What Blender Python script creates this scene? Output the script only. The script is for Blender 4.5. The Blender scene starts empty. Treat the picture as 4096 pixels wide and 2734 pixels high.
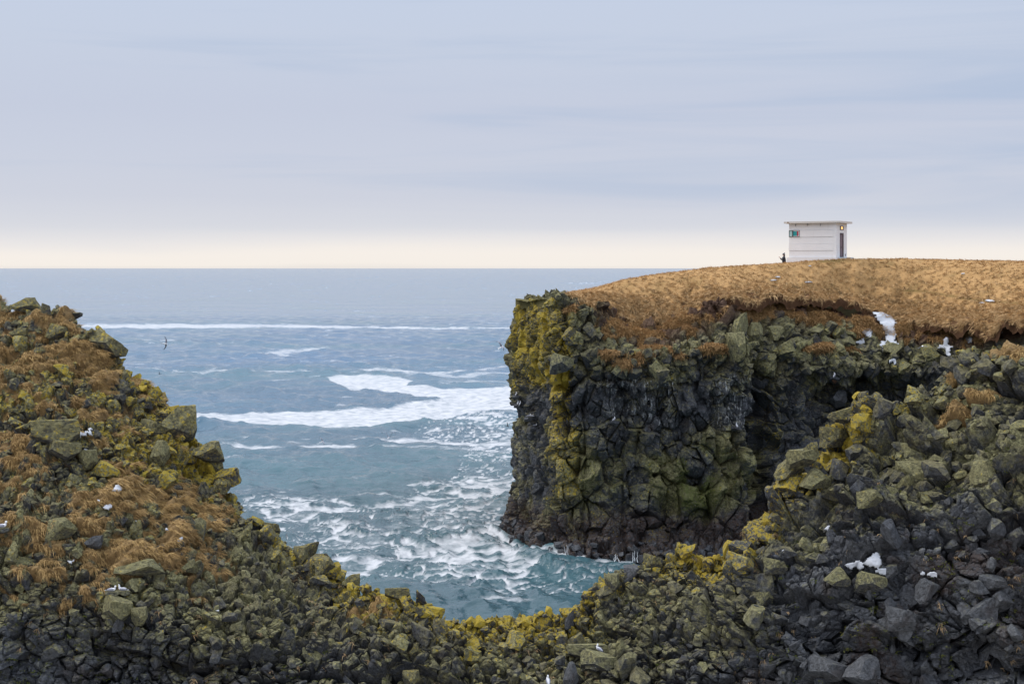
import bpy, bmesh, math, random
import numpy as np
from mathutils import Vector, Matrix

random.seed(7); RNG = np.random.default_rng(7)
S = bpy.context.scene
COL = S.collection
F, HC, YH, XC = 5688.9, 23.5, 1073.0, 2048.0     # focal length in photo pixels, eye height, horizon row, centre column

# ------------------------------------------------------------------ numpy noise
def _h(ix, iy, iz, seed):
    h = (ix.astype(np.uint32) * np.uint32(374761393)) ^ (iy.astype(np.uint32) * np.uint32(668265263)) ^ (iz.astype(np.uint32) * np.uint32(2246822519)) ^ np.uint32((seed * 3266489917) & 0xffffffff)
    h ^= h >> np.uint32(15); h *= np.uint32(2246822519); h ^= h >> np.uint32(13); h *= np.uint32(3266489917); h ^= h >> np.uint32(16)
    return h
def _r(h, k):
    h = h + np.uint32((k * 2654435769) & 0xffffffff)
    h ^= h >> np.uint32(16); h *= np.uint32(2246822507); h ^= h >> np.uint32(13); h *= np.uint32(3266489909); h ^= h >> np.uint32(16)
    return h.astype(np.float32) / np.float32(4294967296.0)
def vnoise(p, scale, seed=0):
    q = p / scale
    i = np.floor(q).astype(np.int64); f = (q - i).astype(np.float32); f = f * f * (3 - 2 * f)
    out = 0
    for dx in (0, 1):
        wx = f[:, 0] if dx else 1 - f[:, 0]
        for dy in (0, 1):
            wy = f[:, 1] if dy else 1 - f[:, 1]
            for dz in (0, 1):
                wz = f[:, 2] if dz else 1 - f[:, 2]
                out = out + wx * wy * wz * _r(_h(i[:, 0] + dx, i[:, 1] + dy, i[:, 2] + dz, seed), 1)
    return out
def fbm(p, scale, octv=4, seed=0, gain=.5):
    a, s, t = 1.0, 0, 0
    for o in range(octv):
        s = s + a * vnoise(p, scale / 2 ** o, seed + o * 17); t += a; a *= gain
    return s / t
def smooth(a, b, x):
    t = np.clip((x - a) / (b - a), 0, 1); return t * t * (3 - 2 * t)
def vor(p, scale, seed, an=(1, 1, 1), rot=None):
    """nearest cell: distance to its border, its hash, the offset from its centre"""
    q = p if rot is None else p @ rot
    q = (q / (np.array(an) * scale)).astype(np.float32)
    i = np.floor(q).astype(np.int64)
    n = len(p); F1 = np.full(n, 9., np.float32); F2 = np.full(n, 9., np.float32); ID = np.zeros(n, np.uint32); V = np.zeros((n, 3), np.float32); V2 = np.zeros((n, 3), np.float32)
    for dx in (-1, 0, 1):
        for dy in (-1, 0, 1):
            for dz in (-1, 0, 1):
                h = _h(i[:, 0] + dx, i[:, 1] + dy, i[:, 2] + dz, seed)
                v = np.stack([q[:, 0] - (i[:, 0] + dx + .05 + .9 * _r(h, 1)), q[:, 1] - (i[:, 1] + dy + .05 + .9 * _r(h, 2)), q[:, 2] - (i[:, 2] + dz + .05 + .9 * _r(h, 3))], 1).astype(np.float32)
                d = (v * v).sum(1)
                c = d < F1
                c2 = (~c) & (d < F2)
                F2 = np.where(c, F1, np.where(c2, d, F2)); V2[c] = V[c]; V2[c2] = v[c2]
                F1 = np.where(c, d, F1); ID = np.where(c, h, ID); V[c] = v[c]
    e = V2 - V; L = np.sqrt((e * e).sum(1)) + 1e-6
    edge = (F2 - F1) / (2 * L) * scale
    v = V * np.array(an, np.float32) * scale
    if rot is not None: v = v @ rot.T
    return edge, ID, v
def blocks(p, scale, seed, an=(1, 1, 1), rot=None, tilt=.75, spread=.45, cut=.42, bias=None):
    """height of interlocking faceted stone blocks; each block is the lower hull of four random planes"""
    edge, ID, v = vor(p, scale, seed, an, rot)
    h = None
    for k in range(4):
        g = np.stack([_r(ID, 10 + 3 * k) - .5, _r(ID, 11 + 3 * k) - .5, _r(ID, 12 + 3 * k) - .5], 1) * 2 * tilt
        if bias is not None: g = g + np.array(bias)
        a = (g * v).sum(1) + (0.10 + cut * _r(ID, 30 + k)) * scale * (0.25 if k == 0 else 1)
        h = a if h is None else np.minimum(h, a)
    h = h + (_r(ID, 50) - .5) * 2 * spread * scale
    return h, edge, ID

# ------------------------------------------------------------------ mesh helpers
def px(X, Y, D):
    return ((X - XC) / F * D, D, HC - (Y - YH) / F * D)
def pxa(X, Y, D):
    return np.stack([(X - XC) / F * D, D, HC - (Y - YH) / F * D], -1)
def mesh(name, V, faces, mat=None, parent=None, smooth_=False, attrs=None, loc=None):
    V = np.ascontiguousarray(V, np.float32)
    me = bpy.data.meshes.new(name)
    if isinstance(faces, np.ndarray):
        k = faces.shape[1]; nf = len(faces)
        me.vertices.add(len(V)); me.vertices.foreach_set('co', V.ravel())
        me.loops.add(nf * k); me.loops.foreach_set('vertex_index', np.ascontiguousarray(faces, np.int32).ravel())
        me.polygons.add(nf); me.polygons.foreach_set('loop_start', np.arange(0, nf * k, k, dtype=np.int32)); me.polygons.foreach_set('loop_total', np.full(nf, k, np.int32))
    else:
        me.from_pydata([tuple(map(float, v)) for v in V], [], faces)
    me.polygons.foreach_set('use_smooth', np.full(len(me.polygons), smooth_))
    if attrs:
        for a, d in attrs.items():
            at = me.attributes.new(a, 'FLOAT', 'POINT'); at.data.foreach_set('value', np.ascontiguousarray(d, np.float32))
    me.update(calc_edges=True); me.validate(verbose=False)
    o = bpy.data.objects.new(name, me); COL.objects.link(o)
    if mat: me.materials.append(mat)
    if parent: o.parent = parent
    if loc is not None: o.location = loc
    return o
def grid_faces(nr, nc, mask=None):
    i = np.arange(nr * nc).reshape(nr, nc)
    q = np.stack([i[:-1, :-1], i[:-1, 1:], i[1:, 1:], i[1:, :-1]], -1).reshape(-1, 4)
    if mask is not None:
        m = mask.reshape(nr, nc); k = (m[:-1, :-1] & m[:-1, 1:] & m[1:, 1:] & m[1:, :-1]).ravel(); q = q[k]
    return q
def compact(V, q, *arrs):
    u = np.unique(q); m = np.full(len(V), -1, np.int64); m[u] = np.arange(len(u))
    return (V[u], m[q]) + tuple(a[u] for a in arrs)
def normals(P):
    du = np.gradient(P, axis=1); dv = np.gradient(P, axis=0)
    n = np.cross(du, dv); return n / (np.linalg.norm(n, axis=-1, keepdims=True) + 1e-9)
def blur(a, r):
    k = np.ones(2 * r + 1) / (2 * r + 1)
    for ax in (0, 1):
        pad = [(0, 0)] * a.ndim; pad[ax] = (r, r)
        b = np.cumsum(np.pad(a, pad, mode='edge'), axis=ax)
        z = np.take(b, [0], axis=ax) * 0
        b = np.concatenate([z, b], axis=ax)
        n = a.shape[ax]
        a = (np.take(b, range(2 * r + 1, 2 * r + 1 + n), axis=ax) - np.take(b, range(0, n), axis=ax)) / (2 * r + 1)
    return a
def interp(x, pts):
    pts = sorted(pts); return np.interp(x, [p[0] for p in pts], [p[1] for p in pts])
def tag(o, label=None, cat=None, group=None, kind=None):
    for k, v in (('label', label), ('category', cat), ('group', group), ('kind', kind)):
        if v: o[k] = v
    return o
def empty(name, loc=(0, 0, 0), rz=0):
    o = bpy.data.objects.new(name, None); COL.objects.link(o); o.location = loc; o.rotation_euler = (0, 0, rz); o.empty_display_size = .2; return o
class BM:
    def __init__(s): s.v = []; s.f = []
    def add(s, V, Fs):
        n = len(s.v); s.v += [tuple(v) for v in V]; s.f += [tuple(i + n for i in f) for f in Fs]; return s
    def box(s, a, b, bev=0):
        x0, y0, z0 = a; x1, y1, z1 = b
        return s.add([(x0, y0, z0), (x1, y0, z0), (x1, y1, z0), (x0, y1, z0), (x0, y0, z1), (x1, y0, z1), (x1, y1, z1), (x0, y1, z1)],
                     [(0, 3, 2, 1), (4, 5, 6, 7), (0, 1, 5, 4), (1, 2, 6, 5), (2, 3, 7, 6), (3, 0, 4, 7)])
    def loft(s, pts, rad, n=10, up=(0, 0, 1), cap=True):
        """closed tube through pts; rad holds (half width, half height)"""
        pts = [Vector(p) for p in pts]; V = []; Fs = []
        for i, p in enumerate(pts):
            t = (pts[min(i + 1, len(pts) - 1)] - pts[max(i - 1, 0)]).normalized()
            u = Vector(up)
            if abs(t.dot(u)) > .95: u = Vector((0, 1, 0)) if abs(t.y) < .9 else Vector((1, 0, 0))
            a = t.cross(u).normalized(); b = a.cross(t).normalized()
            r = rad[i] if isinstance(rad[i], tuple) else (rad[i], rad[i])
            for k in range(n):
                w = 2 * math.pi * k / n
                V.append(tuple(p + a * r[0] * math.cos(w) + b * r[1] * math.sin(w)))
        for i in range(len(pts) - 1):
            for k in range(n):
                Fs.append((i * n + k, i * n + (k + 1) % n, (i + 1) * n + (k + 1) % n, (i + 1) * n + k))
        if cap: Fs.append(tuple(range(n - 1, -1, -1))); Fs.append(tuple(range((len(pts) - 1) * n, len(pts) * n)))
        return s.add(V, Fs)
    def build(s, name, mat, parent=None, smooth_=False):
        return mesh(name, np.array(s.v), s.f, mat, parent, smooth_)

# ------------------------------------------------------------------ materials
class NT:
    def __init__(s, name):
        s.m = bpy.data.materials.new(name); s.m.use_nodes = True; s.t = s.m.node_tree; s.t.nodes.clear()
        s.out = s.n('ShaderNodeOutputMaterial'); s.b = s.n('ShaderNodeBsdfPrincipled'); s.t.links.new(s.b.outputs[0], s.out.inputs[0])
    def n(s, ty, **kw):
        o = s.t.nodes.new(ty)
        for k, v in kw.items(): setattr(o, k, v)
        return o
    def put(s, sock, v):
        if hasattr(v, 'is_linked') or isinstance(v, bpy.types.NodeSocket): s.t.links.new(v, sock)
        elif isinstance(v, (tuple, list)) and len(v) == 3 and sock.type == 'RGBA': sock.default_value = (*v, 1)
        else: sock.default_value = v
    def set(s, key, v): s.put(s.b.inputs[key], v)
    def attr(s, name): return s.n('ShaderNodeAttribute', attribute_name=name).outputs['Fac']
    def math(s, op, a, b=0.0, c=0.0, clamp=False):
        o = s.n('ShaderNodeMath', operation=op, use_clamp=clamp)
        s.put(o.inputs[0], a); s.put(o.inputs[1], b); s.put(o.inputs[2], c); return o.outputs[0]
    def mix(s, f, a, b, mode='MIX'):
        o = s.n('ShaderNodeMix', data_type='RGBA', blend_type=mode)
        s.put(o.inputs[0], f); s.put(o.inputs[6], a); s.put(o.inputs[7], b); return o.outputs[2]
    def ss(s, x, a, b):
        o = s.n('ShaderNodeMapRange', interpolation_type='SMOOTHSTEP'); s.put(o.inputs[0], x); s.put(o.inputs[1], a); s.put(o.inputs[2], b); return o.outputs[0]
    def noise(s, scale, detail=4, rough=.55, vec=None, dist=0):
        o = s.n('ShaderNodeTexNoise'); o.inputs['Scale'].default_value = scale; o.inputs['Detail'].default_value = detail; o.inputs['Roughness'].default_value = rough; o.inputs['Distortion'].default_value = dist
        if vec is not None: s.t.links.new(vec, o.inputs['Vector'])
        return o.outputs['Fac']
    def coord(s, sc=(1, 1, 1)):
        c = s.n('ShaderNodeTexCoord').outputs['Object']
        m = s.n('ShaderNodeMapping'); m.inputs['Scale'].default_value = sc; s.t.links.new(c, m.inputs['Vector']); return m.outputs[0]
    def bump(s, h, strength=.5, dist=.05, normal=None):
        o = s.n('ShaderNodeBump'); o.inputs['Strength'].default_value = strength; o.inputs['Distance'].default_value = dist
        s.t.links.new(h, o.inputs['Height'])
        if normal is not None: s.t.links.new(normal, o.inputs['Normal'])
        return o.outputs[0]

def rock_mat(name, const=None, fine=1.0):
    """weathered basalt: bare blue-black stone with olive, yellow and white lichen, moss, weed and turf soil by surface mask"""
    t = NT(name); c = t.coord()
    A = (lambda k: t.attr(k)) if const is None else (lambda k: float(const.get(k, 0)))
    n1 = t.noise(.8, 4, .55, c); n2 = t.noise(3.2 * fine, 6, .62, c); n3 = t.noise(13 * fine, 6, .68, c); n4 = t.noise(5.5 * fine, 7, .7, c, .4)
    up = t.n('ShaderNodeSeparateXYZ'); g = t.n('ShaderNodeNewGeometry'); t.t.links.new(g.outputs['Normal'], up.inputs[0]); up = up.outputs[2]
    rnd = A('rnd')
    dark = t.mix(n3, (.020, .022, .028), (.085, .091, .103))
    dark = t.mix(t.math('MULTIPLY', t.ss(rnd, .3, .9), .6), dark, (.115, .120, .128))
    dark = t.mix(t.math('MULTIPLY', t.ss(n1, .55, .7), .5), dark, (.050, .036, .030))
    olive = t.mix(n3, (.050, .046, .018), (.36, .33, .15))
    olive = t.mix(t.ss(rnd, .75, .3), olive, t.mix(n3, (.05, .043, .02), (.22, .185, .085)))
    olive = t.mix(t.math('MULTIPLY', n1, .5), olive, (.150, .155, .090))
    fo = t.math('ADD', t.math('ADD', A('olv'), t.math('MULTIPLY', up, .38)), t.math('MULTIPLY', t.math('SUBTRACT', n2, .5), 1.6))
    fo = t.math('ADD', fo, t.math('MULTIPLY', t.math('SUBTRACT', rnd, .5), .5))
    col = t.mix(t.math('MULTIPLY', t.ss(fo, .25, .95), .95), dark, olive)
    mot = t.n('ShaderNodeMapRange'); t.put(mot.inputs[0], t.noise(6.5 * fine, 5, .72, c, .3)); mot.inputs[1].default_value = .32; mot.inputs[2].default_value = .68; mot.inputs[3].default_value = .30; mot.inputs[4].default_value = 1.60
    cm = t.n('ShaderNodeCombineColor'); [t.put(cm.inputs[q_], mot.outputs[0]) for q_ in range(3)]
    col = t.mix(1.0, col, cm.outputs[0], 'MULTIPLY')
    # brown seaweed and iron stain
    col = t.mix(t.math('MULTIPLY', A('brn'), t.ss(n4, .3, .65)), col, t.mix(n3, (.016, .009, .006), (.07, .036, .022)))
    # moss
    fm = t.math('ADD', A('moss'), t.math('MULTIPLY', t.math('SUBTRACT', n4, .5), 2.0))
    col = t.mix(t.math('MULTIPLY', t.ss(fm, .45, .8), .8), col, t.mix(n3, (.035, .05, .008), (.12, .14, .02)))
    # yellow lichen
    fy = t.math('ADD', t.math('ADD', A('yel'), t.math('MULTIPLY', up, .15)), t.math('MULTIPLY', t.math('SUBTRACT', n4, .5), 3.0))
    fy = t.math('ADD', fy, t.math('MULTIPLY', t.math('SUBTRACT', n3, .5), 1.2))
    fy = t.math('ADD', fy, t.math('MULTIPLY', t.math('SUBTRACT', rnd, .5), .5))
    col = t.mix(t.math('MULTIPLY', t.ss(fy, .55, .85), .85), col, t.mix(n3, (.16, .115, .012), (.58, .42, .025)))
    # grey-white crust lichen and droppings
    w = t.noise(9 * fine, 6, .75, c, .6)
    fw = t.math('ADD', A('wht'), t.math('MULTIPLY', t.math('SUBTRACT', w, .5), 2.4))
    col = t.mix(t.math('MULTIPLY', t.ss(fw, .62, .8), .75), col, (.42, .43, .40))
    st = t.noise(5, 5, .65, t.coord((1.3, 1.3, .16)))
    fs = t.math('ADD', A('guano'), t.math('MULTIPLY', t.math('SUBTRACT', st, .5), 4.5))
    fs = t.math('ADD', fs, t.math('MULTIPLY', t.math('SUBTRACT', n2, .55), 2.0))
    col = t.mix(t.math('MULTIPLY', t.ss(fs, .95, 1.6), .7), col, (.50, .52, .53))
    # turf and soil
    turf = t.mix(n3, (.13, .078, .032), (.42, .27, .11))
    turf = t.mix(t.ss(n2, .55, .75), turf, (.07, .045, .02))
    col = t.mix(A('turf'), col, turf)
    col = t.mix(A('soil'), col, t.mix(n3, (.040, .020, .013), (.135, .068, .044)))
    t.set('Base Color', col)
    t.set('Roughness', t.math('MULTIPLY_ADD', A('wet'), -.35, .82))
    t.set('Specular IOR Level', .35)
    t.set('Normal', t.bump(n3, .8, .07, t.bump(n2, .7, .2)))
    return t.m
def plain(name, col, rough=.6, col2=None, scale=8, bump=0, emit=None, metal=0):
    t = NT(name)
    if col2 is not None: t.set('Base Color', t.mix(t.noise(scale, 5, .6, t.coord()), col, col2))
    else: t.set('Base Color', t.mix(t.noise(scale, 3, .5, t.coord()), tuple(c * .9 for c in col), tuple(min(1, c * 1.1) for c in col)))
    t.set('Roughness', rough); t.set('Metallic', metal)
    if bump: t.set('Normal', t.bump(t.noise(scale * 2, 4, .6, t.coord()), bump, .03))
    if emit: t.set('Emission Color', emit[0]); t.set('Emission Strength', emit[1])
    return t.m
def grass_mat(name, a, b, c_):
    t = NT(name); r = t.attr('rnd'); k = t.attr('tip')
    col = t.mix(r, a, b)
    col = t.mix(t.math('MULTIPLY', t.ss(t.noise(.6, 3, .5, t.coord()), .45, .75), .7), col, c_)
    col = t.mix(t.math('MULTIPLY', k, .35), col, t.mix(.5, b, (.50, .34, .16)))
    t.set('Base Color', col); t.set('Roughness', .75); t.set('Specular IOR Level', .2)
    return t.m
M_rock = rock_mat('basalt')
M_turf_blade = grass_mat('dry_grass_blades', (.33, .205, .080), (.62, .42, .175), (.15, .085, .034))
M_hill_blade = grass_mat('hill_grass_blades', (.47, .275, .120), (.74, .50, .26), (.41, .245, .115))

# ------------------------------------------------------------------ depth of the near land, thin plate spline through surveyed points
def tps(P, Z):
    P = np.array(P, float) / 1000; Z = np.array(Z, float); n = len(P)
    d = np.linalg.norm(P[:, None] - P[None], axis=-1); K = d ** 2 * np.log(d + 1e-9) + np.eye(n) * .02
    A = np.zeros((n + 3, n + 3)); A[:n, :n] = K; A[:n, n] = 1; A[:n, n + 1:] = P; A[n, :n] = 1; A[n + 1:, :n] = P.T
    w = np.linalg.solve(A, np.concatenate([Z, np.zeros(3)]))
    def f(X, Y):
        X = X / 1000; Y = Y / 1000; o = w[n] + w[n + 1] * X + w[n + 2] * Y
        for i in range(n):
            r2 = (X - P[i, 0]) ** 2 + (Y - P[i, 1]) ** 2; o = o + w[i] * .5 * r2 * np.log(r2 + 1e-12)
        return o
    return f
RIDGE = [(-900, 1010), (-400, 1120), (0, 1195), (90, 1200), (160, 1225), (250, 1275), (330, 1320), (400, 1365), (480, 1420), (560, 1490), (620, 1535), (690, 1620), (730, 1680), (770, 1750), (800, 1830), (860, 1890), (900, 1930), (940, 2020), (980, 2070), (1060, 2125), (1170, 2190), (1270, 2250), (1340, 2300), (1440, 2360), (1520, 2375), (1600, 2380), (1690, 2400), (1770, 2455), (1850, 2470), (1950, 2465), (2100, 2465), (2280, 2450), (2330, 2390), (2420, 2330), (2520, 2270), (2600, 2240), (2700, 2190), (2800, 2180), (2920, 2120), (3000, 2080), (3060, 1990), (3100, 1900), (3150, 1850), (3230, 1770), (3320, 1670), (3420, 1620), (3520, 1560), (3640, 1520), (3760, 1480), (3850, 1440), (3900, 1415), (3970, 1380), (4096, 1340), (4400, 1290), (4900, 1240)]
_DR = [(-900, 82), (0, 74), (330, 73), (620, 71.5), (800, 69.5), (1060, 67), (1340, 65), (1600, 63.5), (2000, 62), (2400, 62), (2800, 62.5), (3070, 63.5), (3400, 64.5), (3750, 64), (4096, 62), (4900, 58)]
pts, zz = [], []
for X, D in _DR:
    pts.append((X, float(interp(X, RIDGE)))); zz.append(D)
for X, Y, D in [(-900, 1700, 70), (0, 1700, 66), (500, 1720, 67), (-900, 2350, 60), (0, 2350, 59.5), (600, 2350, 60.5), (1100, 2450, 60.5), (1600, 2520, 60.3), (2500, 2520, 59.8),
                (3400, 2000, 60), (3000, 2280, 59.3), (3800, 2000, 58), (4096, 2000, 56.5), (4096, 1650, 59.5), (3700, 1720, 61.5), (4900, 1900, 53),
                (-900, 2734, 58.5), (0, 2734, 58), (700, 2734, 58.5), (1400, 2734, 58.6), (2000, 2734, 58.4), (2600, 2734, 57.5), (3200, 2734, 56.3), (3700, 2734, 55), (4096, 2734, 54), (4900, 2734, 50),
                (-900, 3500, 58), (700, 3500, 57.6), (2000, 3500, 57.6), (3200, 3500, 55.5), (4096, 3500, 53.2), (4900, 3500, 49.5)]:
    pts.append((X, Y)); zz.append(D)
DEPTH = tps(pts, zz)

# ------------------------------------------------------------------ near hillside: one sheet, front face, ridge and back
def ell(X, Y, cx, cy, rx, ry): return np.clip(1.3 - ((X - cx) / rx) ** 2 - ((Y - cy) / ry) ** 2, 0, 1)
NCX = 1180
xs = np.linspace(-650, 4720, NCX); NFRONT = 560; NBACK = 46
yr = interp(xs, RIDGE) + 26 * smooth(220, 80, xs) + 78 * smooth(2650, 2960, xs) * (1 - .35 * smooth(3500, 3700, xs) - .2 * smooth(3900, 4150, xs)); yr = np.convolve(np.pad(yr, 4, 'edge'), np.ones(9) / 9, 'valid')
t = np.linspace(0, 1, NFRONT)
t = np.where(t < .86, t / .86, 1 + (t - .86) / .14)                     # up to 1 inside the frame, beyond it downwards to the sea
tt = t[:, None]
ymid = 2790.0
FY = np.where(tt <= 1, yr[None] + (ymid - yr[None]) * tt, ymid + (tt - 1) * 760)
FX = np.broadcast_to(xs[None], FY.shape)
FD = DEPTH(FX, FY)
front = pxa(FX, FY, FD)
rid = front[0]
sb = np.linspace(1, 0, NBACK, endpoint=False)[:, None] ** 1.6
back = np.zeros((NBACK, NCX, 3))
back[..., 1] = rid[None, :, 1] + sb * 14
back[..., 0] = rid[None, :, 0] * (back[..., 1] / rid[None, :, 1])
back[..., 2] = rid[None, :, 2] - (rid[None, :, 2] + 2.5) * smooth(-.25, 1, sb) * sb ** .55
BASE = np.concatenate([back, front], 0)
PX = np.concatenate([np.broadcast_to(xs[None], (NBACK, NCX)), FX], 0); PY = np.concatenate([np.broadcast_to(yr[None], (NBACK, NCX)) , FY], 0)
NR = NBACK + NFRONT
N = normals(blur(BASE, 6)); 
if N[NR // 2, NCX // 2, 1] > 0: N = -N
P = BASE.reshape(-1, 3); n3_ = N.reshape(-1, 3); X = PX.ravel(); Y = PY.ravel()
dr = Y - np.interp(X, xs, yr)                                            # photo rows below the ridge
warp = np.stack([fbm(P, 1.3, 3, 91), fbm(P, 1.3, 3, 92), fbm(P, 1.3, 3, 93)], 1) - .5
Pw = P + warp * .35
a1 = math.radians(28); R1 = np.array([[math.cos(a1), 0, math.sin(a1)], [0, 1, 0], [-math.sin(a1), 0, math.cos(a1)]])
hL, eL, iL = blocks(Pw, 1.45, 11, (1, 1, .85), R1, .85, .43, bias=(0, 0, .15))
hM, eM, iM = blocks(Pw, .60, 12, (1, 1, .8), R1, .95, .62, bias=(0, 0, .15))
hS, eS, iS = blocks(P + warp * .15, .30, 13, (1.1, 1, .8), None, .85, .5)
big = fbm(P, 5.0, 3, 5)
wL = smooth(2250, 3150, X + (big - .5) * 900) * smooth(1600, 1800, Y + (X - 2600) * .2) * .95 + .38 * smooth(.5, .68, fbm(P, 3.2, 2, 8)) * (X < 2300)
wL = np.clip(wL + .8 * smooth(300, 900, 900 - X) * smooth(2380, 2520, Y) , 0, 1)
wM = np.clip(1 - wL * .75, .2, 1)
ledge = fbm(P * np.array([1, 1, 2.2]), 3.0, 3, 77)
crL = -np.exp(-(eL / .06) ** 2) * .65 * smooth(.2, .6, _r(iL, 95)); crM = -np.exp(-(eM / .045) ** 2) * .46 * smooth(.3, .7, _r(iM, 95)); crS = -np.exp(-(eS / .02) ** 2) * .08
hr = wL * (hL * .95 + crL) + wM * (hM * .85 + crM) + (.75 - .35 * wL) * (hS * .85 + crS) + (ledge - .5) * 1.5 + (fbm(P, .22, 3, 33) - .5) * .10
# undercut bands: the wall steps back below these lines
for line, dep, fall in [([(380, 2570), (560, 2590), (760, 2660), (900, 2640), (1010, 2590), (1150, 2600), (1320, 2570)], 1.0, 70), ([(1000, 2690), (1300, 2660), (1500, 2690), (1640, 2640), (1800, 2700), (1900, 2740)], 1.0, 90),
                        ([(3330, 2060), (3600, 2040), (3850, 2120), (4000, 2030), (4150, 2010)], .8, 160), ([(2980, 2340), (3150, 2330), (3300, 2390), (3500, 2420)], .7, 120), ([(3500, 2520), (3650, 2600), (3800, 2560), (4000, 2600)], .8, 140), ([(1050, 2340), (1150, 2320), (1250, 2350)], .6, 40)]:
    yl = interp(X, line) + (big - .5) * 60; inside = smooth(line[0][0] - 60, line[0][0] + 60, X) * smooth(line[-1][0] + 60, line[-1][0] - 60, X)
    q = (Y - yl)
    hr = hr - dep * inside * smooth(0, 12, q) * np.exp(-np.clip(q, 0, None) / fall)
# turf fills the hollows between the stones
G = .50 * smooth(2560, 2200, Y + X * .08) * smooth(1750, 600, X + (Y - 1900) * .25) + .30 * smooth(900, 300, X) * smooth(1600, 1250, Y)
G = G - .25 * smooth(60, 0, dr) * (X > 500) - .35 * ell(X, Y, 500, 1720, 420, 110) - .2 * ell(X, Y, 1000, 2150, 260, 120)
for e_ in [(3720, 1500, 260, 26), (3930, 1580, 60, 60), (3960, 1430, 150, 26), (3830, 1660, 110, 26), (4060, 1420, 80, 50), (3500, 1600, 120, 18), (1500, 2440, 120, 40), (620, 2290, 330, 40), (480, 2150, 360, 45), (200, 2270, 300, 45), (720, 2100, 300, 40)]:
    G = np.maximum(G, .62 * ell(X, Y, *e_))
gn = .45 * fbm(P * np.array([1, 1, 2.0]), 2.2, 2, 41) + .55 * fbm(P * np.array([1, 1, 1.7]), .58, 3, 42)
eT, iT, vT = vor(P * np.array([1, 1, 1.3]), .42, 61)
dome = np.sqrt(np.clip(1 - (vT ** 2).sum(1) / .12, 0, 1)) * .17
def turf_height(hr, hg0, G):
    d = hg0 - hr; sel = G > .02; q = np.quantile(d[sel], np.linspace(0, 1, 101))
    return np.where(sel, hr + d - np.interp(1 - np.clip(G, 0, .97), np.linspace(0, 1, 101), q), -9)
hg = turf_height(hr, (gn - .5) * 3.0 + (ledge - .5) * 1.5 + dome + (fbm(P, .12, 2, 62) - .5) * .06, G)
turf = smooth(-.04, .06, hg - hr) * (G > .05)
h = np.maximum(hr, hg)
low = blur(h.reshape(NR, NCX), 5).ravel()
sl = np.stack([_r(iM, 71) - .5, np.zeros(len(P)), _r(iM, 72) - .6], 1) * .5
fade = np.concatenate([smooth(0, 1, np.linspace(0, 1, NBACK))[:, None] * np.ones((1, NCX)), np.ones((NFRONT, NCX))], 0).ravel()
HV = P + (n3_ + sl * (1 - turf[:, None])) * (h * (.5 + .5 * fade))[:, None]
# where the lichens, moss and bare rock lie
nz = fbm(P, 2.4, 3, 101)
bare = np.clip(smooth(2700, 3350, X + (Y - 2350) * .8 + (nz - .5) * 900) * smooth(1900, 2250, Y + (nz - .5) * 300) + .55 * smooth(900, 350, X) * smooth(2400, 2540, Y + (nz - .5) * 160) + .45 * smooth(2560, 2720, Y + (nz - .5) * 240) * (X < 1500), 0, 1)
olv = .66 - .78 * bare + .1 * (nz - .5)
yel = .34 * np.exp(-((dr - 20) / 60) ** 2) * smooth(300, 600, X) * (1 - .3 * smooth(2300, 2420, X)) + .30 * smooth(950, 1300, X) * smooth(2700, 2250, X) * smooth(280, 80, dr) + .46 * smooth(2500, 2750, X) * smooth(3600, 3350, X) * smooth(250, 90, dr)
yel = yel + .22 * ell(X, Y, 450, 1700, 600, 330) + .2 * ell(X, Y, 700, 1900, 300, 260) + .24 * smooth(1350, 900, X) * smooth(2500, 1500, Y) + .10 * smooth(2900, 2200, X) * smooth(2300, 2450, Y) + .14 * ell(X, Y, 3500, 1700, 300, 200) - .3 * bare
wht = .24 * smooth(1400, 900, X) * smooth(2300, 1700, Y) + .28 * ell(X, Y, 3620, 1560, 260, 60) + .12 * ell(X, Y, 3800, 1650, 300, 200) + .05
moss = .22 * smooth(2350, 2450, Y) * (X < 1200) + .12 + .1 * ell(X, Y, 3300, 2250, 700, 300)
guano = .22 * ell(X, Y, 3300, 2640, 300, 120) + .25 * ell(X, Y, 3900, 2620, 300, 160) + .15 * ell(X, Y, 3450, 2400, 200, 100)
brn = .7 * smooth(.56, .7, fbm(P, 2.0, 3, 131)) * bare
rnd = _r(iM, 88) * .6 + _r(iL, 89) * .4
hill_attr = dict(olv=olv, yel=yel, wht=wht, moss=moss, guano=guano, brn=brn, rnd=rnd, turf=turf * .9, wet=bare * .55, soil=np.zeros(len(P)))
hillside = mesh('hillside', HV, grid_faces(NR, NCX)[:, ::-1], M_rock, None, False, hill_attr)
tag(hillside, kind='structure')
HG = dict(V=HV, base=P, n=n3_, X=X, Y=Y, turf=turf, low=blur(h.reshape(NR, NCX), 9).ravel(), h=h, olv=olv, yel=yel, bare=bare, wht=wht, dr=dr, nr=NR, nc=NCX, sx=XC + HV[:, 0] / HV[:, 1] * F, sy=YH + (HC - HV[:, 2]) / HV[:, 1] * F, back=np.repeat(np.arange(NR) < NBACK, NCX), gn=gn)

# ------------------------------------------------------------------ far headland: cliff sheet along a plan curve
plan = [(20, 156), (9, 147), (2.6, 137), (.5, 130), (.05, 125)] + [((X_ - XC) / F * D_, D_) for X_, D_ in [(2195, 115.8), (2230, 115.0), (2290, 114.9), (2450, 114.3), (2700, 114.4), (2880, 114.8), (2990, 115.6), (3040, 117.6), (3110, 118.6), (3250, 119.4), (3400, 120.8), (3550, 121.6), (3700, 120.5), (3850, 117), (4000, 113), (4200, 107), (4600, 98), (5200, 88)]]
plan = np.array(plan)
sl_ = np.concatenate([[0], np.cumsum(np.linalg.norm(np.diff(plan, axis=0), axis=1))])
NU = 1180; NZ = 330
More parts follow.
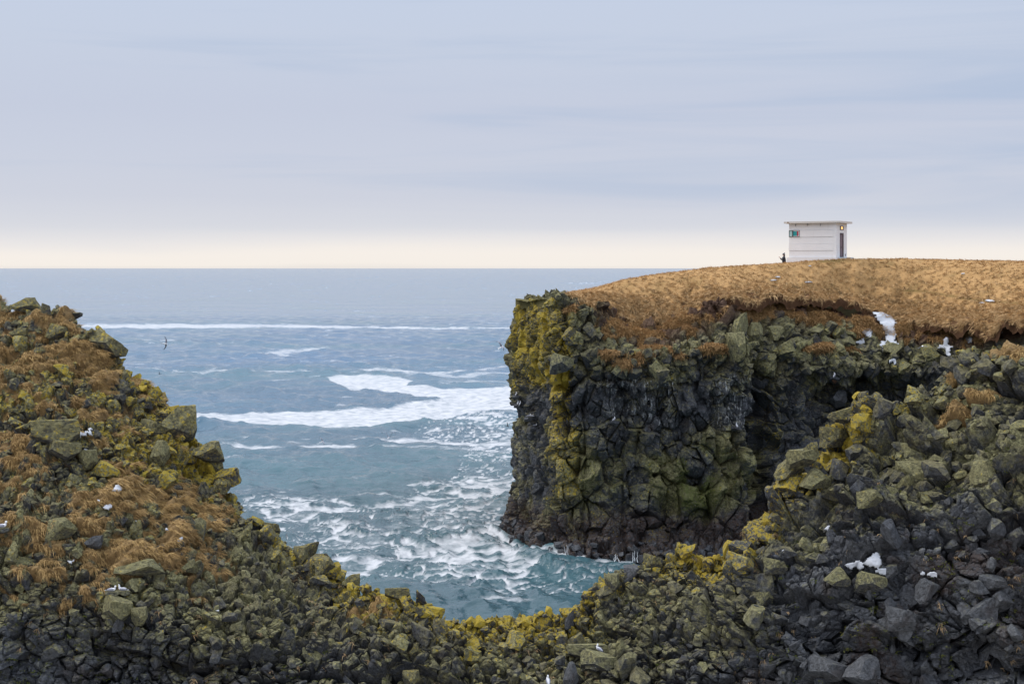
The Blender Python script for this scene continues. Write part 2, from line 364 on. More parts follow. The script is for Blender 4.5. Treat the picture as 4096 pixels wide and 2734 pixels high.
# denser along the part in view
su = np.concatenate([np.linspace(0, 22, 70, endpoint=False), np.linspace(22, 86, 1050, endpoint=False), np.linspace(86, sl_[-1], 60)]); NU = len(su)
def pl(s):
    q = np.stack([np.interp(s, sl_, plan[:, 0]), np.interp(s, sl_, plan[:, 1])], -1); return q
q = pl(su)
for _ in range(2): q = np.stack([np.convolve(np.pad(q[:, k], 6, 'edge'), np.ones(13) / 13, 'valid') for k in (0, 1)], -1)
tu = np.gradient(q, axis=0); tu /= np.linalg.norm(tu, axis=1, keepdims=True)
nu = np.stack([tu[:, 1], -tu[:, 0]], -1)                                 # outward
CX = XC + q[:, 0] / q[:, 1] * F                                          # photo column of the foot
hid = su < sl_[4]
CXm = np.where(hid, 2050 - (sl_[4] - su) * 0, CX)
EDGE_Y = [(2040, 1183), (2130, 1183), (2250, 1182), (2330, 1195), (2400, 1225), (2550, 1290), (2700, 1300), (2800, 1250), (2900, 1212), (3100, 1200), (3300, 1212), (3420, 1222), (3520, 1245), (3650, 1292), (3800, 1322), (3950, 1312), (4096, 1285), (4700, 1260)]
SETB = [(2040, 1.0), (2200, .7), (2290, 1.2), (2400, 3.2), (2550, 5), (2750, 5), (2880, 4.0), (3050, 3.2), (3200, 4.2), (3400, 4.5), (3550, 4), (3800, 2.5), (4100, 2.5), (4700, 3)]
setb = interp(CXm, SETB); De = q[:, 1] + setb * np.clip(-nu[:, 1], .2, 1)
ze = HC - (interp(CXm, EDGE_Y) - YH) / F * De
zt = np.linspace(0, 1, NZ)[:, None]
Z = -1.5 + (ze[None] + 1.5) * zt
CZ = np.broadcast_to(Z, (NZ, NU)); zb = 16.6
kx = np.broadcast_to(CXm[None], CZ.shape)
topstart = interp(kx, [(2040, 18.5), (2250, 18.5), (2350, 16.8), (2900, 16.6), (2990, 17.5), (3100, 16.5), (3300, 15.5), (3550, 15.0), (3800, 14), (4100, 13), (4700, 12)])
tb = np.clip((CZ - topstart) / np.maximum(ze[None] - topstart, .5), 0, 1)
off = -setb[None] * tb ** 1.15
# seaward shelf at the foot, slight batter, the left profile
off = off + 1.9 * smooth(2.4, .9, CZ) + .8 * smooth(4.2, 2.0, CZ) - .6 * smooth(3, 9, CZ) * smooth(15.5, 12, CZ) * smooth(2300, 2420, kx)
prof = np.interp(CZ, [-2, .3, 1.0, 1.9, 5.7, 10, 13, 16.5, 19.5, 21.3], [1.5, 1.0, .8, 0.0, 0.0, -.35, -.15, .25, -.25, -1.7])
off = np.where(kx < 2200, prof, off)
mixl = smooth(2200, 2300, kx); off = off * mixl + prof * (1 - mixl) * np.where(kx < 2200, 1, .6)
# cave and overhang in the cove
cave = smooth(3180, 3330, kx) * smooth(3800, 3600, kx) * smooth(14.6, 13.9, CZ) * smooth(6, 12, CZ)
off = off - 2.0 * cave - 1.0 * smooth(3010, 3050, kx) * smooth(3150, 3080, kx) * smooth(13, 11, CZ)
CB = np.zeros((NZ, NU, 3)); CB[..., 0] = q[None, :, 0] + nu[None, :, 0] * off; CB[..., 1] = q[None, :, 1] + nu[None, :, 1] * off; CB[..., 2] = CZ
CN = normals(blur(CB, 4))
ref = CN[NZ // 3, int(np.argmin(abs(CX - 2600)))]
if ref[1] > 0: CN = -CN
P = CB.reshape(-1, 3); n_ = CN.reshape(-1, 3)
X = XC + P[:, 0] / P[:, 1] * F; Y = YH + (HC - P[:, 2]) / P[:, 1] * F; hidden = np.broadcast_to(hid[None], CZ.shape).ravel(); Zf = P[:, 2]
warp = np.stack([fbm(P, 1.6, 3, 191), fbm(P, 1.6, 3, 192), fbm(P, 1.6, 3, 193)], 1) - .5
Pw = P + warp * .5
hL, eL, iL = blocks(Pw, 1.5, 21, (1, 1, 1.35), None, .85, .46, bias=(0, 0, .14))
hM, eM, iM = blocks(Pw, .85, 22, (1, 1, 1.5), None, .85, .48, bias=(0, 0, .12))
hS, eS, iS = blocks(P + warp * .2, .42, 23, (1, 1, 1), None, .7, .3)
big = fbm(P, 5, 3, 205)
tops = smooth(14.6, 16.2, Zf + (big - .5) * 3); foot = smooth(2.4, 1.6, Zf + (big - .5))
lower = smooth(9, 7, Zf + (big - .5) * 4)
leftf = smooth(2235, 2190, X)
wL = np.clip(.35 + .6 * (1 - tops) * (.5 + lower * .5) + .4 * smooth(.52, .66, big), 0, 1) * (1 - .5 * leftf) * (1 - .7 * foot)
wM = np.clip(.85 - .5 * lower * (1 - foot), 0, 1) * (1 - .15 * leftf)
crL = -np.exp(-(eL / .06) ** 2) * .5 * smooth(.45, .8, _r(iL, 95)); crM = -np.exp(-(eM / .04) ** 2) * .3 * smooth(.5, .8, _r(iM, 95)); crS = -np.exp(-(eS / .025) ** 2) * .08
colm = fbm(P * np.array([1, 1, .12]), 1.1, 3, 211)
hr = (wL * (hL * .9 + crL) + wM * (hM * .95 + crM) + .5 * (hS * .8 + crS)) + (colm - .5) * 1.1 * (1 - tops) + (fbm(P, .3, 3, 233) - .5) * .14 + (big - .5) * 1.3
# gullies
for gx, gw, gd in [(3045, 26, 1.6), (2165, 16, .8), (2560, 14, .5), (2860, 16, .6), (3420, 30, 1.2), (2335, 6, .3), (2505, 7, .3), (2735, 8, .35), (2925, 7, .3)]:
    hr = hr - gd * np.exp(-((X - gx - (big - .5) * 90) / gw) ** 2) * (1 - tops * .7)
G = np.zeros(len(P))
for e_ in [(2420, 1420, 75, 22), (2620, 1405, 130, 34), (2500, 1450, 70, 22), (2560, 1300, 230, 60), (2720, 1250, 160, 45), (2960, 1235, 80, 18), (3150, 1225, 190, 22), (2860, 1390, 70, 15), (3320, 1290, 90, 40), (3450, 1300, 70, 40), (3320, 1390, 130, 16), (3700, 1310, 220, 60), (3900, 1340, 120, 45), (3560, 1300, 60, 40), (3780, 1345, 160, 26), (3050, 1250, 120, 24), (3250, 1262, 120, 22), (3880, 1400, 30, 40), (2330, 1230, 70, 26), (3850, 1260, 200, 60)]:
    G = np.maximum(G, ell(X, Y, *e_) * .8)
G = np.where(hidden, 0, G)
gn = fbm(P, 1.2, 4, 241)
eT, iT, vT = vor(P, .55, 261)
dome = np.sqrt(np.clip(1 - (vT ** 2).sum(1) / .2, 0, 1)) * .25
hg = turf_height(hr, (gn - .5) * 1.6 + dome, G * .85)
turf = smooth(-.04, .06, hg - hr) * (G > .05)
h = np.maximum(hr, hg)
sl2 = np.stack([_r(iM, 71) - .5, np.zeros(len(P)), _r(iM, 72) - .55], 1) * .4
CV = P + (n_ + sl2 * (1 - turf[:, None])) * h[:, None]
nz = fbm(P, 2.5, 3, 301)
bx = lambda x0, x1, y0, y1, f=30: smooth(x0 - f, x0 + f, X) * smooth(x1 + f, x1 - f, X) * smooth(y0 - f, y0 + f, Y) * smooth(y1 + f, y1 - f, Y)
olv = .72 * tops + (1 - tops) * (.02 + .95 * bx(2250, 3080, 1740, 2050, 120) * (nz * 1.6 - .15)) - .2 * foot + .45 * smooth(1640, 1470, Y) * (1 - tops) + .3 * (1 - tops) * smooth(.45, .6, nz) + .35 * leftf * (1 - foot) * smooth(.4, .55, fbm(P, 1.4, 3, 305))
yel = .62 * bx(2050, 2280, 1215, 1560) * (nz * 1.7 + .15) + .62 * bx(2190, 2280, 1450, 1690, 20) + .42 * bx(2190, 2320, 1690, 2010, 25) + .22 * bx(3010, 3120, 1540, 1790) + .10
yel = np.where(hidden, .2, yel)
moss = .50 * bx(2250, 3080, 1770, 2060, 60) * smooth(.35, .6, nz + .08) + .25 * bx(2720, 2860, 1750, 2060, 30) + .12 * bx(2050, 2250, 1700, 2000)
guano = 1.0 * bx(2380, 3010, 1480, 1720, 60) * smooth(.3, .55, fbm(P, 3, 2, 311)) + .35 * bx(3250, 3700, 1500, 1620, 40) + .25 * bx(2250, 3000, 1700, 1900, 40) * .8 + .1
guano = guano * (1 - tops * .6)
wht = .10 * tops
brn = smooth(4.6, 3.0, Zf + (nz - .5) * 2) 
soil = np.zeros(len(P)); 
soil = np.maximum(soil, bx(3080, 3560, 1175, 1262, 22) * smooth(.3, .5, nz + .15)) 
soil = np.maximum(soil, .7 * bx(2380, 2860, 1195, 1330, 40) * smooth(.5, .62, fbm(P, .9, 3, 321)))
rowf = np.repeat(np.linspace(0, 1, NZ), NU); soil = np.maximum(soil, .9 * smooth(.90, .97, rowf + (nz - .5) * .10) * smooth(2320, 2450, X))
rnd = _r(iM, 88) * .45 + _r(iL, 89) * .55
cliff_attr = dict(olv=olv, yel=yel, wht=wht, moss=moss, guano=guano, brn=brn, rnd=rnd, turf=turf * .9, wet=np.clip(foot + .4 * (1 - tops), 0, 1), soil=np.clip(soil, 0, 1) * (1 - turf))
cliff = mesh('cliff', CV, grid_faces(NZ, NU), M_rock, None, False, cliff_attr)
tag(cliff, kind='structure')
CG = dict(V=CV, base=P, n=n_, X=X, Y=Y, turf=turf, h=h, low=blur(h.reshape(NZ, NU), 4).ravel(), olv=olv, yel=yel, bare=1 - tops, wht=wht, nr=NZ, nc=NU, sx=XC + CV[:, 0] / CV[:, 1] * F, sy=YH + (HC - CV[:, 2]) / CV[:, 1] * F, back=hidden, gn=gn)

# ------------------------------------------------------------------ far headland: the grassy top, from the cliff edge over the crest and down the far side
CREST = [(2040, 1176), (2130, 1177), (2250, 1176), (2320, 1165), (2400, 1150), (2500, 1122), (2600, 1104), (2700, 1092), (2850, 1073), (3000, 1064), (3100, 1059), (3160, 1053), (3250, 1046), (3330, 1041), (3400, 1039), (3600, 1038), (3800, 1042), (4096, 1048), (4700, 1060)]
SHOULD = [(2040, 1179), (2250, 1179), (2400, 1182), (2550, 1200), (2700, 1196), (2850, 1178), (3000, 1166), (3200, 1172), (3400, 1197), (3550, 1222), (3700, 1240), (3850, 1262), (4096, 1262), (4700, 1230)]
gx = np.concatenate([np.linspace(2062, 4200, 760), np.linspace(4210, 5000, 60)]); NH = len(gx)
# edge distance per column from the cliff's own edge
vis = su >= sl_[4] - .2
order = np.argsort(CX[vis]); ex = np.maximum.accumulate(CX[vis][order])
edge_d = np.interp(gx, ex, De[vis][order]); edge_d = np.convolve(np.pad(edge_d, 30, 'edge'), np.ones(61) / 61, 'valid')
g1 = np.stack([gx / 60, gx * 0, gx * 0], 1); edge_d = edge_d + (.25 + (fbm(g1, 1.0, 3, 381) - .5) * 1.3) * smooth(2300, 2450, gx)
dcrest = np.maximum(edge_d + 3.5, interp(gx, [(2060, 125.5), (2250, 123), (2400, 124), (2800, 126.5), (3140, 129), (3400, 131), (3700, 132), (4100, 126), (5000, 112)]))
dsh = edge_d + np.minimum(2.2, (dcrest - edge_d) * .4)
yE = interp(gx, EDGE_Y); yS = np.minimum(interp(gx, SHOULD), yE - 1); yC = np.minimum(interp(gx, CREST), yS - 1)
edge_d = edge_d + 2.6 * smooth(2275, 2225, gx)
tv = np.concatenate([np.linspace(-.35, 0, 12, endpoint=False), np.linspace(0, 1, 40, endpoint=False), np.linspace(1, 2, 120, endpoint=False), np.linspace(2, 3, 46)])[:, None]
yE = yE + (fbm(g1, .8, 4, 383) - .5) * (40 + 50 * smooth(3450, 3600, gx)) * smooth(2300, 2450, gx)
zE = HC - (yE + 2 - YH) / F * edge_d; zS = HC - (yS - YH) / F * dsh; zC = HC - (yC - YH) / F * dcrest
D_ = np.where(tv < 0, edge_d[None] - tv * 0 + tv * .3, np.where(tv < 1, edge_d + (dsh - edge_d) * tv, np.where(tv < 2, dsh + (dcrest - dsh) * (tv - 1), dcrest + (tv - 2) * (np.maximum(34 - (2400 - gx) * .05, 4)))))
k1 = np.clip(tv, 0, 1); k2 = np.clip(tv - 1, 0, 1); k3 = np.clip(tv - 2, 0, 1)
Zg = zE + (zS - zE) * (k1 ** .8) + (zC - zS) * (1 - (1 - k2) ** 1.5) - k3 * (D_ - dcrest) * .17 + np.minimum(tv, 0) * 2.0
Xg = np.broadcast_to(gx[None], D_.shape)
GB = np.stack([(Xg - XC) / F * D_, D_, Zg], -1)
P = GB.reshape(-1, 3); X = Xg.ravel(); TV = np.broadcast_to(tv, D_.shape).ravel()
eT, iT, vT = vor(P * np.array([1, .8, 1]), .62, 361)
eB, iB, vB = vor(P * np.array([1, .8, 1]), 1.4, 363)
dome = np.sqrt(np.clip(1 - (vT ** 2).sum(1) / .26, 0, 1)) * .22; dome2 = np.sqrt(np.clip(1 - (vB ** 2).sum(1) / 1.2, 0, 1)) * .3
dn_ = dome / .22; gap = smooth(.75, .25, dn_) * smooth(1.15, .8, TV)
rough = 1 - .55 * smooth(1.0, 1.5, TV)
hut_flat = np.exp(-((X - 3270) / 120) ** 2) * smooth(1.7, 2, TV)
tip = smooth(2420, 2250, X)
h = (dome * (1 + .9 * smooth(1.15, .8, TV)) + dome2 - .25) * rough * (1 - .55 * smooth(1.85, 2.05, TV)) + (fbm(P, 3.5, 3, 365) - .5) * .7 * smooth(2.05, 1.7, TV) * (1 - hut_flat) + (fbm(P, .3, 3, 366) - .5) * .12
h = h * (1 - .6 * tip) - .45 * smooth(2270, 2225, X)
front_lip = smooth(.25, 0, TV)
GV = P.copy(); GV[:, 2] += h; GV[:, 1] -= front_lip * (.05 + .5 * fbm(P, 1.0, 3, 367)) * (h + .25)
GN = normals(GV.reshape(D_.shape + (3,))); GN = np.where(GN[..., 2:] < 0, -GN, GN).reshape(-1, 3)
t_ = NT('hill_turf'); c_ = t_.coord(); m1 = t_.noise(.45, 4, .6, c_); m2 = t_.noise(3.5, 6, .65, c_); m3 = t_.noise(14, 5, .7, c_)
colr = t_.mix(m3, (.30, .17, .07), (.64, .40, .18)); colr = t_.mix(t_.ss(m2, .5, .75), colr, (.27, .16, .07)); colr = t_.mix(t_.math('MULTIPLY', t_.ss(m1, .5, .7), .7), colr, (.26, .17, .07))
colr = t_.mix(t_.attr('soil'), colr, t_.mix(m3, (.03, .014, .009), (.085, .038, .026)))
colr = t_.mix(t_.attr('green'), colr, t_.mix(m3, (.06, .055, .015), (.15, .12, .035)))
colr = t_.mix(t_.attr('rockm'), colr, t_.mix(m3, (.05, .045, .02), (.22, .19, .08)))
t_.set('Base Color', colr); t_.set('Roughness', .9); t_.set('Specular IOR Level', .1); t_.set('Normal', t_.bump(m3, .7, .08))
soil = np.maximum(smooth(.10, -.1, TV) * smooth(2350, 2500, X) * .9, .85 * smooth(.55, .66, fbm(P, .8, 4, 375)) * smooth(.95, .6, TV) * smooth(2350, 2500, X))
rockm = smooth(2290, 2240, X + (fbm(P, .8, 3, 371) - .5) * 60)
green = .75 * np.exp(-((X - 3330) / 90) ** 2) * np.exp(-((TV - 1.9) / .1) ** 2)
py = YH + (HC - GV[:, 2]) / GV[:, 1] * F
green = np.maximum(green, .6 * np.exp(-((py - interp(X, [(3400, 1150), (3700, 1165), (3900, 1200), (4096, 1215)])) / 5) ** 2) * smooth(3550, 3650, X))
hill = mesh('hill', GV, grid_faces(*D_.shape), t_.m, None, True, dict(soil=np.maximum(soil, .7 * gap), green=green, rockm=rockm))
tag(hill, kind='structure')
TG = dict(V=GV, n=GN, X=X, TV=TV, sx=XC + GV[:, 0] / GV[:, 1] * F, sy=py, soil=soil, rockm=rockm)

# ------------------------------------------------------------------ grass blades
def blades(name, roots, nrm, comb, length, per, width, droop, spread, mat, lab):
    n = len(roots); m = n * per
    R = np.repeat(roots, per, 0); Nn = np.repeat(nrm, per, 0); C = np.repeat(comb, per, 0); L = np.repeat(length, per) * RNG.uniform(.55, 1.25, m)
    J = RNG.normal(0, 1, (m, 3)); R = R + J * spread * np.array([1, 1, .4])
    d = Nn * .8 + C * .7 + RNG.normal(0, .45, (m, 3)); d /= np.linalg.norm(d, axis=1, keepdims=True)
    g = np.array([0, 0, -1.]) * droop * RNG.uniform(.5, 1.3, (m, 1)) + C * .35
    side = np.cross(d, RNG.normal(0, 1, (m, 3))); side /= np.linalg.norm(side, axis=1, keepdims=True)
    W = width * RNG.uniform(.6, 1.3, m)
    V = np.zeros((m, 7, 3))
    for k, (s_, w) in enumerate(((0, 1), (.35, .9), (.7, .55))):
        c = R + d * (L * s_)[:, None] + g * (L * s_ * s_)[:, None] - Nn * .03 * (1 - s_)
        V[:, 2 * k] = c - side * (W * w)[:, None]; V[:, 2 * k + 1] = c + side * (W * w)[:, None]
    V[:, 6] = R + d * L[:, None] + g * L[:, None]
    b = np.arange(m)[:, None] * 7
    T = np.concatenate([b + np.array([[0, 1, 3]]), b + np.array([[0, 3, 2]]), b + np.array([[2, 3, 5]]), b + np.array([[2, 5, 4]]), b + np.array([[4, 5, 6]])], 0)
    rr = np.repeat(np.clip(np.repeat(RNG.uniform(0, 1, n), per) * .7 + RNG.uniform(0, .3, m), 0, 1), 7)
    tipv = np.tile(np.array([0, 0, .4, .4, .8, .8, 1.]), m)
    o = mesh(name, V.reshape(-1, 3), T, mat, None, False, dict(rnd=rr, tip=tipv))
    return tag(o, lab, 'grass', None, 'stuff')
def pick(prob, k):
    p = prob / prob.sum(); return RNG.choice(len(prob), k, p=p)
def area_w(V, nr, nc):
    P_ = V.reshape(nr, nc, 3); du = np.gradient(P_, axis=1); dv = np.gradient(P_, axis=0)
    return np.linalg.norm(np.cross(du, dv), axis=-1).ravel()
# near slope
aw = area_w(HG['base'], HG['nr'], HG['nc'])
inview = (HG['X'] > -120) & (HG['X'] < 4220) & (HG['Y'] < 2800)
w = aw * (HG['turf'] > .6) * inview
i = pick(w, 11000)
dn = HG['n'][i].copy(); down = np.array([0, 0, -1.]) - dn * (-dn[:, 2:3]); down /= np.linalg.norm(down, axis=1, keepdims=True) + 1e-6
cmb = down * 1.3 + np.array([.45, -.15, 0])
blades('dry_grass', HG['V'][i], dn * .6 + np.array([0, 0, .5]), cmb, RNG.uniform(.12, .30, len(i)), 22, .010, .45, .08, M_turf_blade, 'brown withered grass tussocks hanging between the rocks of the near slope')
w = aw * (HG['turf'] < .3) * inview * smooth(.5, .62, HG['gn']) * (HG['Y'] > 1500)
i = pick(w, 1500)
blades('dead_grass', HG['V'][i], HG['n'][i] * .6 + np.array([0, 0, .3]), np.tile(np.array([.1, -.3, -.6]), (len(i), 1)), RNG.uniform(.10, .24, len(i)), 12, .010, .5, .05, grass_mat('pale_blades', (.30, .19, .09), (.52, .37, .21), (.20, .12, .05)), 'small pale dead grass wisps growing in the rock cracks')
i = pick(aw * (HG['turf'] < .3) * inview * smooth(.45, .6, fbm(HG['base'], 1.3, 3, 451)) * (.15 + HG['bare']), 1400)
blades('green_weeds', HG['V'][i], HG['n'][i] * .6 + np.array([0, 0, .4]), np.tile(np.array([0, -.2, -.2]), (len(i), 1)), RNG.uniform(.05, .13, len(i)), 12, .016, .3, .06, grass_mat('green_leaves', (.045, .075, .010), (.13, .17, .02), (.09, .08, .015)), 'small green weeds in cracks of the dark lower rocks')
# headland cliff ledges
aw = area_w(CG['base'], CG['nr'], CG['nc'])
i = pick(aw * (CG['turf'] > .55) * (~CG['back']), 4200)
blades('ledge_grass', CG['V'][i], CG['n'][i] * .6 + np.array([0, 0, .6]), np.tile(np.array([-.15, -.45, -.35]), (len(i), 1)), RNG.uniform(.25, .5, len(i)), 18, .02, .5, .13, grass_mat('ledge_blades', (.34, .19, .08), (.58, .36, .16), (.25, .13, .055)), 'tan grass clumps on the ledges of the far headland cliff')
w = area_w(TG['V'], *D_.shape) * (TG['X'] < 4200) * (TG['TV'] > -.1) * (TG['TV'] < 2.12) * (1 - .8 * TG['soil']) * (1 - TG['rockm']) * (1 - .92 * gap) * (1 + 2.0 * (TG['TV'] < 1.1))
i = pick(w, 9500)
st = 1 - .4 * smooth(1.1, 1.5, TG['TV'][i])
blades('hill_grass', TG['V'][i], TG['n'][i], np.tile(np.array([-.45, -.35, -.12]), (len(i), 1)), RNG.uniform(.18, .42, len(i)) * st * (1 + .3 * smooth(1.2, .8, TG['TV'][i])), 16, .02, .5, .10, M_hill_blade, 'golden dry grass covering the top of the far headland')

# ------------------------------------------------------------------ stones
def proto(seed, sx=1, sy=1, sz=1, cuts=11, rnd_=.05):
    r = random.Random(seed); bm = bmesh.new(); bmesh.ops.create_cube(bm, size=2)
    for k in range(cuts):
        nn = Vector((r.gauss(0, 1), r.gauss(0, 1), r.gauss(0, 1))).normalized()
        d = r.uniform(.62, .98) if k > 2 else r.uniform(.55, .8)
        res = bmesh.ops.bisect_plane(bm, geom=bm.verts[:] + bm.edges[:] + bm.faces[:], plane_co=nn * d, plane_no=nn, clear_outer=True)
        ed = [e for e in res['geom_cut'] if isinstance(e, bmesh.types.BMEdge)]
        if len(ed) > 2: bmesh.ops.contextual_create(bm, geom=ed)
    bmesh.ops.bevel(bm, geom=bm.edges[:], offset=rnd_, segments=1, affect='EDGES', clamp_overlap=True)
    bmesh.ops.triangulate(bm, faces=bm.faces[:])
    bmesh.ops.subdivide_edges(bm, edges=[e for e in bm.edges if e.calc_length() > .35], cuts=2, use_grid_fill=True)
    bmesh.ops.triangulate(bm, faces=bm.faces[:])
    bm.verts.ensure_lookup_table()
    V = np.array([v.co[:] for v in bm.verts]); T = np.array([[v.index for v in f.verts] for f in bm.faces]); bm.free()
    V = V * (1 + (fbm(V + seed * 3.7, .7, 4, seed) - .5)[:, None] * .22)
    return V * np.array([sx, sy, sz]), T
PROTO = [proto(s, *sh) for s, sh in enumerate([(1, .9, .8), (1.15, .9, .7), (.8, .8, 1.1), (1.2, 1, .6), (1, 1, 1), (.9, 1.1, .75), (1.3, .8, .65), (.85, .9, 1), (1.1, 1, .85), (.75, .75, 1.3)])]
def rot_rand(n, tilt=.35):
    a = RNG.uniform(0, 2 * np.pi, n); b = RNG.normal(0, tilt, n); c = RNG.normal(0, tilt, n)
    ca, sa, cb, sb_, cc, sc = np.cos(a), np.sin(a), np.cos(b), np.sin(b), np.cos(c), np.sin(c); z = np.zeros(n); o = np.ones(n)
    Rz = np.stack([ca, -sa, z, sa, ca, z, z, z, o], 1).reshape(n, 3, 3); Rx = np.stack([o, z, z, z, cb, -sb_, z, sb_, cb], 1).reshape(n, 3, 3); Ry = np.stack([cc, z, sc, z, o, z, -sc, z, cc], 1).reshape(n, 3, 3)
    return Rx @ Ry @ Rz
def scatter(name, G_, idx, size, lab, sink=.25, extra=None):
    Vs, Ts, A = [], [], {k: [] for k in ('olv', 'yel', 'wht', 'rnd', 'wet', 'moss')}; n0 = 0
    R = rot_rand(len(idx), .5)
    for j, i_ in enumerate(idx):
        V, T = PROTO[RNG.integers(len(PROTO))]
        v = (V * size[j]) @ R[j].T + G_['V'][i_] + G_['n'][i_] * size[j] * sink
        Vs.append(v); Ts.append(T + n0); n0 += len(V)
        r_ = RNG.uniform()
        for k, val in (('olv', G_['olv'][i_] + .1 * (r_ - .5)), ('yel', G_['yel'][i_] + .1 * (r_ - .4)), ('wht', G_['wht'][i_]), ('rnd', r_), ('wet', .3 * G_['bare'][i_]), ('moss', .1)):
            A[k].append(np.full(len(V), val))
    o = mesh(name, np.concatenate(Vs), np.concatenate(Ts), M_rock, None, False, {k: np.concatenate(v) for k, v in A.items()})
    return tag(o, lab, 'stones', None, 'stuff')
aw = area_w(HG['base'], HG['nr'], HG['nc'])
w = aw * inview * (~HG['back']) * (HG['turf'] < .7) * (.35 + 1.2 * np.exp(-(HG['dr'] / 80) ** 2)) * (1 - .55 * HG['bare'])
i = pick(w, 1700); sz = np.exp(RNG.normal(-2.0, .55, len(i))) * (1 + .5 * smooth(2400, 3200, HG['X'][i]))
scatter('loose_stones', HG, i, np.clip(sz, .06, .55), 'countless angular lichen-covered stones wedged into the near slope')
aw = area_w(CG['base'], CG['nr'], CG['nc'])
X_c = CG['X']
w = aw * (~CG['back']) * (CG['turf'] < .7) * (.35 + 1.3 * (1 - CG['bare'])) * (1 - .8 * smooth(2230, 2190, CG['X'])) * (CG['V'][:, 2] > 2)
w = w * np.where((np.arange(len(w)) // CG['nc'] > CG['nr'] * .90) & (CG['X'] > 2270), 0, 1)
i = pick(w * (CG['V'][:, 2] > 14.5), 620); sz = np.exp(RNG.normal(-1.15, .45, len(i))) * (1 - .3 * (X_c[i] < 2230))
scatter('cliff_stones', CG, i, np.clip(sz, .12, .7), 'countless angular stones stacked on the upper face of the far cliff', -.1)
aw2 = aw * (CG['V'][:, 2] < 1.6) * (CG['V'][:, 2] > -.5) * (~CG['back'])
i = pick(aw2, 420)
FS = dict(CG); FS['olv'] = np.full(len(CG['V']), -.6); FS['yel'] = np.full(len(CG['V']), -.6)
scatter('shore_stones', FS, i, RNG.uniform(.15, .5, len(i)), 'black wet stones along the waterline under the cliff', .1)

def hit(X, Y, G_=HG, r=9):
    m = (np.abs(G_['sx'] - X) < r) & (np.abs(G_['sy'] - Y) < r) & (~G_['back'] if 'back' in G_ else True)
    k = np.nonzero(m)[0]
    if len(k) == 0: return hit(X, Y, G_, r * 2) if r < 200 else None
    return k[np.argmin(G_['V'][k, 1])]

# ------------------------------------------------------------------ boulders that stand out
BM_MAT = dict(yellow=rock_mat('yellow_lichen_rock', dict(olv=.75, yel=.38, wht=.05, rnd=.5, moss=.15), 1.3), olive=rock_mat('olive_rock', dict(olv=.85, yel=.12, wht=.12, rnd=.6), 1.3), grey=rock_mat('bare_rock', dict(olv=-.25, yel=-.2, rnd=.75, wet=.3, wht=.02), 1.3),
              white=rock_mat('crusted_rock', dict(olv=.75, yel=.3, wht=.30, rnd=.5), 1.3), green=rock_mat('grey_green_rock', dict(olv=.55, yel=.0, rnd=.7, wht=.03), 1.3))
BPROTO = {}
def boulder(X, Y, w_px, h_px, style, pi, label, G_=HG, rz=0, tilt=(0, 0), front=.15):
    k = hit(X, Y, G_); D = G_['V'][k, 1] - front
    if pi not in BPROTO:
        V, T = PROTO[pi]; V = V / (V.max(0) - V.min(0)) ; BPROTO[pi] = (V - (V.max(0) + V.min(0)) / 2, T)
    V, T = BPROTO[pi]
    o = mesh('boulder', V, T, BM_MAT[style])
    sx_ = w_px / F * D; sz_ = h_px / F * D
    o.location = px(X, Y, D); o.scale = (sx_ * 1.05, (sx_ + sz_) * .5, sz_ * 1.05); o.rotation_euler = (tilt[0], tilt[1], rz)
    return tag(o, label, 'boulder', 'boulders of the near slope' if G_ is HG else 'boulders of the far cliff')
